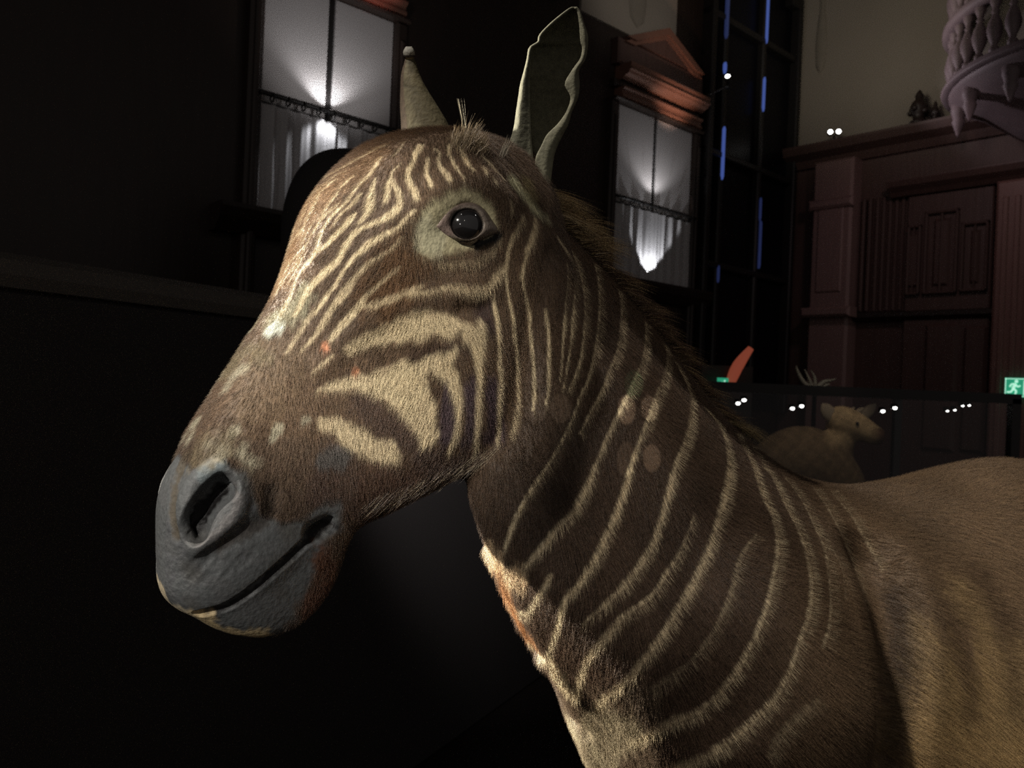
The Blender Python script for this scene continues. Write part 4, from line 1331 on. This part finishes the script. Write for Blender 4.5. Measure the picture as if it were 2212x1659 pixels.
limb([(.066, .024), (.044, .022), (.032, .004)], .005)
limb([(.066, .022), (.082, .006), (.096, .014)], .005)
limb([(.054, -.010), (.072, -.024), (.066, -.050)], .006)
limb([(.053, -.010), (.040, -.030), (.018, -.032)], .006)
man.box(WR, (s_ + .115, z_ - .05, .185), (s_ + .17, z_ + .048, .187))
puts(man, 'pictogram', M_SIGNW, sg, True)
tag(sg, 'green lit emergency exit sign with running figure on the reddish pilaster', 'sign')

# ---- round carved balcony high on the right wall
bc = WR(2.27, 0, 0)
bal = empty('balcony', bc)
tag(bal, 'carved round balcony with turned balusters high on the panelled wall', 'balcony')
RB = .95
ang0 = math.atan2(-E2[1], -E2[0])           # towards the corner along the wall
angN = math.atan2(N2[1], N2[0])
dA = (angN - ang0 + math.pi) % (2 * math.pi) - math.pi
a_from, a_to = ang0, ang0 + 2 * dA
M_BALC = M_STONE
def ringprof(prof, nm, mat=M_BALC):
    return puts(MB().lathe((bc[0], bc[1], 0), prof, 48, a_from, a_to), nm, mat, bal, True)
zB = 3.62
ringprof([(.0, zB - .005), (RB - .02, zB - .005), (RB + .02, zB + .0), (RB + .03, zB + .02), (RB, zB + .035), (RB + .01, zB + .05), (RB - .06, zB + .055), (.0, zB + .055)], 'floor_moulding')
ringprof([(RB - .07, zB + .40), (RB + .01, zB + .40), (RB + .035, zB + .425), (RB + .035, zB + .45), (RB + .01, zB + .475), (RB - .07, zB + .475), (RB - .07, zB + .40)], 'rail')
ringprof([(RB - .07, zB + .93), (RB + .02, zB + .93), (RB + .05, zB + .96), (RB + .05, zB + 1.0), (RB - .07, zB + 1.01), (RB - .07, zB + .93)], 'rail')
ringprof([(RB - .02, zB - .005), (RB - .03, zB - .04), (RB - .10, zB - .08), (RB - .12, zB - .11), (RB - .25, zB - .16), (RB - .45, zB - .30), (RB - .62, zB - .40), (.12, zB - .48), (.0, zB - .5)], 'bowl')
bprof = [(.020, .0), (.030, .01), (.030, .03), (.018, .045), (.022, .06), (.042, .11), (.048, .15), (.040, .19), (.022, .235), (.017, .25), (.026, .262), (.017, .275), (.024, .30), (.033, .318), (.033, .345)]
bprof2 = [(r_ * 1.05, h_ * 1.32) for r_, h_ in bprof]
first = {}
for tier, (pf, zz_) in enumerate(((bprof, zB + .055), (bprof2, zB + .475))):
    nb = 22
    for k in range(nb):
        a = a_from + (a_to - a_from) * (k + .5) / nb
        if k > 14: continue
        c = np.array([bc[0] + (RB - .035) * math.cos(a), bc[1] + (RB - .035) * math.sin(a), zz_])
        if tier not in first:
            o = MB().lathe((0, 0, 0), pf, 14).build('baluster', M_BALC, None, True)
            first[tier] = o
        else:
            o = first[tier].copy(); COL.objects.link(o)
        o.parent = bal
        o.location = Vector(c - bc)
for k, a in enumerate((.10, .23, .37, .52)):
    q = a_from + (a_to - a_from) * a
    c = np.array([bc[0] + (RB - .09) * math.cos(q), bc[1] + (RB - .09) * math.sin(q), zB - .10])
    puts(MB().lathe(c, [(.0, .06), (.05, .05), (.052, .0), (.036, -.05), (.044, -.07), (.030, -.11), (.012, -.16), (.0, -.19)], 12), 'pendant', M_BALC, bal, True)

# ---- finials on top of the cornice, dark against the cream wall
for px, py, hgt, lab, form in ((1992, 290, .27, 'dark carved finial on the cornice, left of the balcony', 0), (2024, 284, .17, 'smaller dark finial close beside the balcony', 1)):
    s_f, _ = wr_px(px, py)
    b0 = WR(s_f, cz + .05, .08 if form == 0 else .05)
    f = MB()
    w = hgt * (.24 if form == 0 else .18)
    f.lathe(b0, [(0, 0), (w, 0), (w, .02), (w * .6, .04), (w * .75, hgt * .3), (w * 1.05, hgt * .45), (w * .8, hgt * .62), (w * .45, hgt * .72), (w * .5, hgt * .82), (w * .2, hgt * .95), (0, hgt)], 14)
    for k in range(5):
        a = k * 1.26 + form
        f.sphere(b0 + np.array([math.cos(a) * w * .9, math.sin(a) * w * .9, hgt * (.35 + .08 * (k % 2))]), w * .35, 6)
    o = f.build('finial', M_WOOD, None, True)
    tag(o, lab, 'finial')
# ---- raised drop shapes of darker plaster, added for dark marks on the walls
M_DROP = simple_mat('darker_plaster', (.21, .185, .145), .9, (.30, .265, .22), 5., .3)
def drop(fr, u, ztop, zbot, w, name):
    m_ = MB(); P = []
    for i in range(17):
        t = i / 16
        hw_ = w * (.55 + .25 * math.sin(t * 9) * (1 - t) + .45 * max(0, math.sin(math.pi * max(0, t - .45) / .55)) ** .8) * (1 if t < 1 else .02)
        P.append((ztop + (zbot - ztop) * t, hw_))
    v = []
    for z, h_ in P:
        for k in range(7):
            a = math.pi * k / 6
            v.append(fr(u + h_ * math.cos(a), z, .025 * math.sin(a) - .005))
    m_.add(v, [(i * 7 + k, i * 7 + k + 1, (i + 1) * 7 + k + 1, (i + 1) * 7 + k) for i in range(16) for k in range(6)])
    o = m_.build(name, M_DROP, None, True); tag(o, kind='structure')
sd_, zd_ = wr_px(1768, 158)
drop(lambda u, z, n: WR(u, z, n - .03), sd_, zd_ + 1.0, zd_, .055, 'trim_7')
td_, zd_ = wb_px(1370, 62)
drop(lambda u, z, n: WB(u, z, n + .02), td_, zd_ + .8, zd_, .10, 'trim_8')
# ---- spotlights
def spotlight(p, aim, label, twin=True, scale=1.):
    r = empty('spotlight', p)
    p = np.asarray(p, float)
    aim = np.asarray(aim, float) / np.linalg.norm(aim)
    sd = np.cross(aim, UP); sd /= np.linalg.norm(sd)
    puts(MB().lathe(p - UP * .02, [(0, 0), (.03 * scale, 0), (.03 * scale, .012), (.008, .016), (.008, .05)], 12), 'bracket', M_IRON, r, True)
    for k in ((-1, 1) if twin else (0,)):
        c = p + UP * .05 + sd * .033 * k * scale
        v, f = tube([c - aim * .05 * scale, c - aim * .03 * scale, c, c + aim * .02 * scale], [.012 * scale, .022 * scale, .024 * scale, .026 * scale], 12, side=UP)
        h = puts(MB().add(v, f), 'lamp_head', M_IRON, r, True)
        v, f = tube([c + aim * .019 * scale, c + aim * .024 * scale], [.020 * scale, .018 * scale], 12, side=UP)
        puts(MB().add(v, f), 'lens', M_LAMP, r, True, h)
    tag(r, label, 'spotlight')
    return r
s_l, _ = wr_px(1814, 300)
spotlight(WR(s_l, cz + .07, .10), (-.28, -.95, .02), 'twin spotlight with two glowing lenses on the cornice below the cream wall', True, .95)
t_l, z_l = wb_px(1497, 188)
spotlight(WB(t_l, z_l - .06, .30), (-.35, -.8, .45), 'single glowing spotlight at the right end of the window cornice', False, .9)
so_ = [o for o in bpy.data.objects if o.name.startswith('spotlight')]
# arm that carries the single spotlight
arm = MB().tube([WB(t_l, z_l - .08, .0), WB(t_l, z_l - .09, .15), WB(t_l, z_l - .06, .30)], [.008] * 3, 8)
rt = bpy.data.objects['spotlight.001']
o = arm.build('arm', M_IRON, None, True); o.parent = rt; o.matrix_parent_inverse = Matrix.Translation(-rt.location)

# ---- dark partition with a pale top edge on the left
pa = math.radians(27)
PD = np.array([math.sin(pa), math.cos(pa), 0]); PN = np.array([math.cos(pa), -math.sin(pa), 0])
PO = np.array([-1.017, 1.6, 0])
WP = lambda u, z, n=0.: PO + PD * u + PN * n + UP * z
part = empty('partition', WP(.6, 0))
puts(MB().box(WP, (-1.2, 0, -.12), (3.0, 1.60, 0), .01), 'board', M_PANEL, part)
puts(MB().extrude_u(WP, -1.2, 3.0, [(1.60, -.14), (1.60, .012), (1.625, .022), (1.655, .014), (1.672, -.02), (1.676, -.06), (1.672, -.12), (1.655, -.14)]), 'top_rail', M_EDGE, part, False)
tag(part, 'dark low partition with a dimly lit pale top rail behind the muzzle', 'partition')

# ---- dark rounded silhouette before the left window's curtain
tq, zq = wb_px(745, 420)
hp_ = np.array([P3(752, 470, 3.2)])[0]
hump = MB()
rows, nn = 18, 28
v = []
for i in range(rows + 1):
    a = math.pi * .5 * i / rows
    for k in range(nn):
        q = 2 * math.pi * k / nn
        rr = math.cos(a) ** .75
        v.append(hp_ + np.array([.265 * rr * math.cos(q) * (1 + .08 * math.cos(q + 1)), .20 * rr * math.sin(q), -.05 + .315 * math.sin(a)]))
v2 = []
for k in range(nn):
    q = 2 * math.pi * k / nn
    v2.append(np.array([hp_[0] + .24 * math.cos(q), hp_[1] + .18 * math.sin(q), 0.0]))
f = [(i * nn + k, i * nn + (k + 1) % nn, (i + 1) * nn + (k + 1) % nn, (i + 1) * nn + k) for i in range(rows) for k in range(nn)]
m0 = len(v)
f += [(m0 + k, m0 + (k + 1) % nn, (k + 1) % nn, k) for k in range(nn)]
hump.add(v + v2, f)
o = hump.build('covered_exhibit', M_PANEL, None, True)
tag(o, 'dark rounded shape silhouetted against the lit curtain of the left window', 'exhibit')

# ---- glass display case with a small antelope behind the quagga
dc = empty('display_case', (1.50, 3.75, 0))
cx0, cx1, cy0, cy1, cz0, cz1 = .80, 2.06, 3.30, 4.30, .55, 1.475
FRM = lambda u, z, n: np.array([u, n, z])
puts(MB().box(FRM, (cx0 - .02, 0, cy0 - .02), (cx1 + .02, cz0, cy1 + .02), 0), 'plinth', M_WOOD, dc)
fr = MB()
b = .018
for x in (cx0, cx1):
    for y in (cy0, cy1):
        fr.box(FRM, (x - b, cz0, y - b), (x + b, cz1, y + b))
for y in (cy0, cy1): fr.box(FRM, (cx0 - b, cz1 - .02, y - b), (cx1 + b, cz1 + .02, y + b))
for x in (cx0, cx1): fr.box(FRM, (x - b, cz1 - .02, cy0), (x + b, cz1 + .02, cy1))
ap0, ap1 = np.array([1.28, 3.8, 1.70]), np.array([1.58, 3.8, 1.70])
puts(fr, 'case_frame', M_IRON, dc)
M_GLASS, nt, bs = nodes_mat('clear_glass')
nt.nodes.remove(bs)
gl = nt.nodes.new('ShaderNodeBsdfGlossy'); gl.inputs['Roughness'].default_value = .02; gl.inputs['Color'].default_value = (.9, .92, .95, 1)
tp = nt.nodes.new('ShaderNodeBsdfTransparent'); tp.inputs['Color'].default_value = (.96, .97, .97, 1)
fz = nt.nodes.new('ShaderNodeFresnel'); fz.inputs['IOR'].default_value = 1.45
mxs = nt.nodes.new('ShaderNodeMixShader')
nt.links.new(fz.outputs[0], mxs.inputs[0]); nt.links.new(tp.outputs[0], mxs.inputs[1]); nt.links.new(gl.outputs[0], mxs.inputs[2])
nt.links.new(mxs.outputs[0], [n for n in nt.nodes if n.type == 'OUTPUT_MATERIAL'][0].inputs[0])
def pane(pts, nm='glass_pane'):
    o = new_obj(nm, mesh_from(nm, pts, [tuple(range(len(pts)))], False), None, M_GLASS); o.parent = dc
    o.matrix_parent_inverse = Matrix.Translation(-dc.location); return o
pane([(cx0, cy0, cz0), (cx1, cy0, cz0), (cx1, cy0, cz1), (cx0, cy0, cz1)])
pane([(cx0, cy0, cz0), (cx0, cy1, cz0), (cx0, cy1, cz1), (cx0, cy0, cz1)])
for i, (px, py) in enumerate(((1593, 869), (1606, 862), (1710, 880), (1730, 875), (1905, 886), (1931, 879), (2044, 885), (2060, 883), (2077, 874), (2091, 873))):  # glowing dots added for spotlights reflected in the case glass
    p = P3(px, py, 3.30 if px < 2040 else 3.5)
    l = MB().lathe(p, [(0, .012), (.012, .012), (.014, -.004), (.010, -.006)], 10)
    k = .008 if i not in (6, 7, 8, 9) else .006
    o = puts(l, 'dot_cup', M_IRON, dc, True)
    puts(MB().sphere(p - UP * .004 - np.array([0, .010, 0]), k, 6, (1.15, .6, .9)), 'lamp_reflection', M_LAMP_REFL, dc, True, o)
tag(dc, 'glass display case with dark frame and tiny glowing dots for lamp reflections, behind the quagga', 'display case')

# the small antelope in that case, head turned right
AT = np.array([1.30, 3.78, 0])
M_ANT = simple_mat('antelope_coat', (.17, .125, .085), .8, (.11, .075, .050), 9., .4)
M_ANT2 = simple_mat('antelope_face', (.36, .30, .22), .8, (.20, .15, .10), 16., .4)
an = MB()
def Q(px, py, d): return P3(px, py, d)
parts = []
# trunk, neck, head as overlapping tapered tubes, fused afterwards
aD = 3.72
v1 = tube([Q(1600, 1110, aD + .12), Q(1660, 1040, aD + .08), Q(1735, 1000, aD + .03), Q(1800, 1045, aD), Q(1850, 1120, aD)], [.08, .15, .175, .14, .08], 20, side=np.array([.2, .9, .3]))
v2_ = tube([Q(1770, 1040, aD), Q(1800, 985, aD - .01), Q(1815, 935, aD - .02), Q(1815, 915, aD - .02)], [.12, .085, .066, .05], 18, side=np.array([.2, .9, .3]))
v3 = tube([Q(1790, 900, aD - .02), Q(1815, 908, aD - .03), Q(1850, 922, aD - .05), Q(1885, 938, aD - .07), Q(1906, 946, aD - .08), Q(1912, 948, aD - .085)], [.046, .070, .064, .047, .036, .018], 18, side=np.array([.2, .9, .3]))
parts = [v1, v2_, v3]
for sx, dy in ((1690, .08), (1700, -.06), (1790, .08), (1800, -.06)):
    top = Q(sx, 1090, aD + dy)
    parts.append(tube([top, top - UP * .2, np.array([top[0], top[1], .62]), np.array([top[0] + .01, top[1], cz0 + .002])], [.06, .035, .02, .024], 10))
VS, FS, off = [], [], 0
for a_, b_ in parts:
    VS.append(a_); FS += [tuple(i + off for i in q) for q in b_]; off += len(a_)
tmp = new_obj('tmp', mesh_from('tmp', np.vstack(VS), FS))
md = tmp.modifiers.new('r', 'REMESH'); md.mode = 'VOXEL'; md.voxel_size = .009
dg = bpy.context.evaluated_depsgraph_get()
ame = bpy.data.meshes.new_from_object(tmp.evaluated_get(dg)); ame.name = 'antelope'
bpy.data.objects.remove(tmp)
set_co(ame, laplace(get_co(ame), get_edges(ame), 4))
ac = get_co(ame); au = project(ac)
acol = np.repeat(srgb(112, 94, 72)[None], len(ac), 0)
hd_ = smoothstep(0, 1, (1 - smoothstep(930, 985, au[:, 1])) * smoothstep(1770, 1800, au[:, 0]))
acol = acol * (1 - hd_)[:, None] + srgb(176, 152, 116) * hd_[:, None]
ms = smoothstep(1880, 1905, au[:, 0]) * (au[:, 1] > 925)
acol = acol * (1 - ms)[:, None] + srgb(96, 70, 56) * ms[:, None]
acol *= (1 + .18 * np.sin(ac[:, 0] * 90) * np.sin(ac[:, 2] * 80 + 1))[:, None]
ame.polygons.foreach_set('use_smooth', [True] * len(ame.polygons))
set_color(ame, acol)
ant = new_obj('antelope', ame, None, hide_mat('antelope_hide', .8, 60, .5, 1.0, .2))
tag(ant, 'small tan mounted antelope facing right inside the glass case', 'antelope')
def putA(mb, nm, mat, sm=True):
    return mb.build(nm, mat, ant, sm)
for (bx, by), (tx, ty), dd, w in (((1802, 908), (1776, 872), -.05, .033), ((1858, 906), (1892, 873), .0, .026)):
    b0, t0_ = Q(bx, by, aD + dd), Q(tx, ty, aD + dd)
    v, f = tube([b0, b0 * .6 + t0_ * .4, b0 * .25 + t0_ * .75, t0_], [w * .7, w, w * .8, .004], 12, flat=.45, side=np.array([0, 1, 0]))
    putA(MB().add(v, f), 'ear', M_ANT2)
for pts in (((1830, 900), (1838, 888), (1846, 880)), ((1844, 900), (1856, 888), (1866, 881))):
    v, f = tube([Q(x, y, aD - .04) for x, y in pts], [.016, .013, .004], 10)
    putA(MB().add(v, f), 'horn', M_ANT2)
putA(MB().sphere(Q(1852, 915, aD - .112), .008, 8), 'eye', M_EYE)

# pale horns on an added stand, for the horn reflection in the case glass
asd = empty('reflected_antlers', (1.60, 4.55, 0))
bp_ = P3(1760, 842, 4.55)
puts(MB().lathe((bp_[0], bp_[1], 0), [(0, 0), (.09, 0), (.09, .02), (.012, .03), (.012, bp_[2] - .01), (.03, bp_[2]), (0, bp_[2] + .01)], 12), 'added_stand', M_IRON, asd, True)
M_HORN = simple_mat('antler', (.30, .27, .21), .6, (.2, .18, .14), 12., .2)
for path, rr in ((((1758, 844), (1735, 825), (1722, 800), (1720, 790)), .019), (((1756, 842), (1748, 820), (1738, 798)), .014), (((1760, 842), (1760, 818), (1752, 800)), .014), (((1762, 843), (1778, 826), (1794, 822), (1806, 818)), .017), (((1765, 842), (1785, 832), (1792, 830)), .013)):
    puts(MB().tube([P3(x, y, 4.55) for x, y in path], list(np.linspace(rr, .003, len(path))), 8), 'reflected_tine', M_HORN, asd, True)
tag(asd, 'pale branching horns on an added stand, for horns reflected in the case glass', 'reflected_antlers')

# added glowing pieces for the orange and green reflections in the case glass
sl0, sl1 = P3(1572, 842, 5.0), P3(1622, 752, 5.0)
M_RED_REFL = simple_mat('red_reflection_glow', (.30, .09, .06), .5, (.22, .07, .05), 9., emit=(.60, .13, .07), strength=.28)
cornice_reflection = MB().tube([sl0, (sl0 + sl1) / 2 + np.array([-.014, 0, .010]), sl1], [.026, .036, .020], 12).build('cornice_reflection', M_RED_REFL, None, True)
post = MB().box(lambda u, z, n: np.array([sl0[0] + u, sl0[1] + n, z]), (-.16, 0, .03), (.16, 1.62, .09), .01).build('post', M_WOOD, None)
tag(post, 'dark square post behind the mane carrying a stand-in for an orange reflection', 'post')
post.name = 'notice_post'
cornice_reflection.parent = post
cornice_reflection['label'] = 'slanting reddish orange glow standing in for the cornice reflection'
g0 = P3(1562, 829, 4.93)
sgn = MB().box(lambda u, z, n: g0 + np.array([u, n, z]), (-.034, -.036, -.01), (.030, .036, .02), .004).build('exit_sign', M_GREEN, None)  # green glow in place of the exit sign's reflection
mm = MB(); mm.tube([g0 + np.array([-.012, -.012, -.02]), g0 + np.array([0, -.012, .0]), g0 + np.array([.008, -.012, .022])], [.004] * 3, 6); mm.tube([g0 + np.array([.012, -.012, -.022]), g0 + np.array([.0, -.012, -.002]), g0 + np.array([-.012, -.012, .012])], [.003] * 3, 6)
mm.build('pictogram', M_SIGNW, sgn, True)
tag(sgn, 'tiny green glow behind the mane standing in for the exit sign reflection', 'sign')

# ---- display platform the quagga stands on
PLB = lambda u, z, n: np.array([D9[0], D9[1], 0]) + bd * u + LB * n + UP * z
plat = empty('display_platform', (float(D9[0]), float(D9[1]), 0))
puts(MB().box(PLB, (-.75, 0, -.45), (1.35, GROUND - .02, .45), .0), 'platform_base', M_WOOD, plat)
puts(MB().box(PLB, (-.78, GROUND - .02, -.48), (1.38, GROUND, .48), .0), 'platform_top', M_PANEL, plat)
tag(plat, 'low dark platform under the quagga', 'platform')

# ================================================================== light
def lamp(kind, name, p, aim=None, energy=10., color=(1, 1, 1), size=.05, angle=60., blend=.5):
    d = bpy.data.lights.new(name, kind)
    d.energy = energy; d.color = color
    if kind == 'SPOT':
        d.spot_size = math.radians(angle); d.spot_blend = blend; d.shadow_soft_size = size
    elif kind == 'AREA':
        d.size = size
    else:
        d.shadow_soft_size = size
    o = bpy.data.objects.new(name, d)
    COL.objects.link(o)
    o.location = Vector(p)
    if aim is not None:
        o.rotation_euler = (Vector(aim) - Vector(p)).to_track_quat('-Z', 'Y').to_euler()
    return o
WARM = (1.0, .92, .78)
hc = np.array([-.12, .72, 1.42])
ka, ke = math.radians(-80), math.radians(12.5)
KP = hc + 1.1 * np.array([math.sin(ka) * math.cos(ke), math.cos(ka) * math.cos(ke), math.sin(ke)])
def toward(az, el):
    a, e = math.radians(az), math.radians(el)
    return KP + np.array([math.cos(a) * math.cos(e), math.sin(a) * math.cos(e), math.sin(e)])
lamp('SPOT', 'breast_spot', KP, toward(-7.0, -22), KEYC, WARM, .012, 16, .3)
lamp('SPOT', 'face_spot', KP + np.array([0, 0, .03]), toward(-14, .5), KEY, WARM, .02, 25, .6)
lamp('SPOT', 'front_spot', np.array([-.62, -.70, 2.12]), P3(715, 650, .68), FRONT, (1.0, .93, .80), .02, 13.2, .75)
lamp('SPOT', 'muzzle_spot', np.array([-.75, -.65, 1.95]), P3(470, 1080, .60), SOFT, (1.0, .95, .88), .02, 15, .9)
fa, fe = math.radians(-120), math.radians(62)
lamp('SPOT', 'fill_spot', hc + 2.2 * np.array([math.sin(fa) * math.cos(fe), math.cos(fa) * math.cos(fe), math.sin(fe)]), np.array([.26, .8, 1.25]), FILL, (1.0, .92, .82), .02, 48, .5)
lamp('SPOT', 'neck_spot', np.array([.30, -.85, 2.1]), P3(1390, 740, .85), NECKL, (1.0, .92, .80), .02, 15, .9)
lamp('SPOT', 'flank_spot', np.array([.45, -.80, 2.2]), np.array([.86, .95, .98]), FLANK, (1.0, .91, .77), .03, 29, .9)
# narrow spots added for pale and green glass reflections over the neck
for px, py, wpx, en, asp in ((1354, 885, 30, 1.1, 2.0), (1404, 883, 34, 1.1, 1.9), (1352, 992, 24, .35, 2.2), (1408, 990, 36, .8, 1.8), (1162, 882, 46, .22, 1.5), (1211, 882, 46, .30, 1.5)):
    h = hit(px, py)
    o = lamp('SPOT', 'neck_reflection_spot', np.array([h[0] - .25, h[1] - .9, h[2] + .35]), h, en * 42, (1.0, .94, .80), .0, math.degrees(wpx / FPX * h[1] / .99), .45)
    o.scale = (1, asp, 1)
h = hit(1370, 832)
lamp('SPOT', 'green_reflection_spot', np.array([h[0] - .25, h[1] - .9, h[2] + .35]), h, 6., (.25, 1.0, .55), .0, .55, .3).scale = (1, 2.2, 1)
# narrow spots added only to make the highlights in the glass eye
for px, py, en in ((990, 485, 7.), (993, 462, 3.), (1027, 464, 5.)):
    d = ray(px, py); d = d / np.linalg.norm(d)
    oc = CAM - eye_o
    bq = oc @ d
    q = CAM + d * (-bq - math.sqrt(max(bq * bq - oc @ oc + RE * RE, 0)))
    n = (q - eye_o) / np.linalg.norm(q - eye_o)
    r_ = d - 2 * (d @ n) * n
    lamp('SPOT', 'eye_highlight_spot', q + r_ * 2.6, q, en, (1, .96, .9), .05, 5, .2)
# window uplights
for nm, tc, hw, en, z0 in (('window_light_left', tl, hl, WL1, 2.79), ('window_light_right', tr, hr, WL2 * .3, 2.79)):
    lamp('SPOT', nm, WB(tc + .02, z0 - (.05 if 'left' in nm else .0), .085 if 'left' in nm else .17), WB(tc + .01, z0 + .6, .0), en, (1.0, .97, .97), .012, 120, .6)
    lamp('SPOT', nm + '_wash', WB(tc, z0 - .2, .55), WB(tc, z0 + .45, .0), en * WASH, (1.0, .95, .93), .05, 95, .8)
lamp('SPOT', 'right_curtain_light', WB(tr + .05, 2.235, .11), WB(tr + .03, 2.62, .03), WL2, (.96, .97, 1.0), .012, 84, .25)
lamp('SPOT', 'left_curtain_light', WB(tl + .02, 2.715, .09), WB(tl + .02, 2.40, .03), WL1 * .30, (.96, .97, 1.0), .012, 120, .7)
lamp('SPOT', 'cornice_light', WB(tr - .12, 3.15, .36), WB(tr - .12, 3.62, .10), CORL, (1.0, .62, .46), .03, 70, .9)
lamp('SPOT', 'antler_reflection_light', np.array([1.75, 3.9, 2.3]), bp_, CASL * .8, (1.0, .92, .8), .02, 20, .6)  # added to brighten the horn reflection
lamp('SPOT', 'cornice_light_left', WB(tl - .18, 3.15, .36), WB(tl - .18, 3.6, .10), CORL * .6, (1.0, .40, .36), .03, 70, .9)
# balcony and panelling
lamp('SPOT', 'balcony_light', WR(.75, 3.55, .75), WR(1.6, 3.75, .5), BALL, (1.0, .88, .96), .05, 90, .6)
lamp('SPOT', 'panel_light', WR(1.7, 3.4, 1.5), WR(1.2, 2.2, 0), PANL, (1.0, .74, .76), .10, 100, .7)
lamp('SPOT', 'plaster_light', WR(1.0, 3.9, 1.6), WR(.8, 5.0, 0), PLAL, (1.0, .90, .74), .3, 130, .8)
lamp('SPOT', 'back_plaster_light', WB(2.2, 3.7, 1.3), WB(2.15, 4.2, 0), PLAL * .5, (1.0, .92, .84), .1, 60, .9)
lamp('SPOT', 'case_light', np.array([1.25, 3.1, 2.2]), np.array([1.35, 3.7, 1.2]), CASL, (1.0, .85, .68), .02, 40, .5)
lamp('SPOT', 'partition_light', np.array([-.10, 1.75, 1.85]), WP(1.75, 1.10, 0), PARL, (1.0, .93, .90), .1, 46, 1.)
wld = bpy.data.worlds.new('dim_hall'); scene.world = wld; wld.use_nodes = True
wld.node_tree.nodes['Background'].inputs[0].default_value = (1.0, .90, .84, 1)
wld.node_tree.nodes['Background'].inputs[1].default_value = AMB
scene.view_settings.view_transform = 'Standard'
scene.view_settings.look = 'None'
scene.view_settings.exposure = 0
cam_d.dof.use_dof = True
cam_d.dof.focus_distance = .74
cam_d.dof.aperture_fstop = 12
scene.cycles.use_denoising = False
scene.cycles.caustics_reflective = False
scene.cycles.caustics_refractive = False
scene.cycles.sample_clamp_indirect = .5
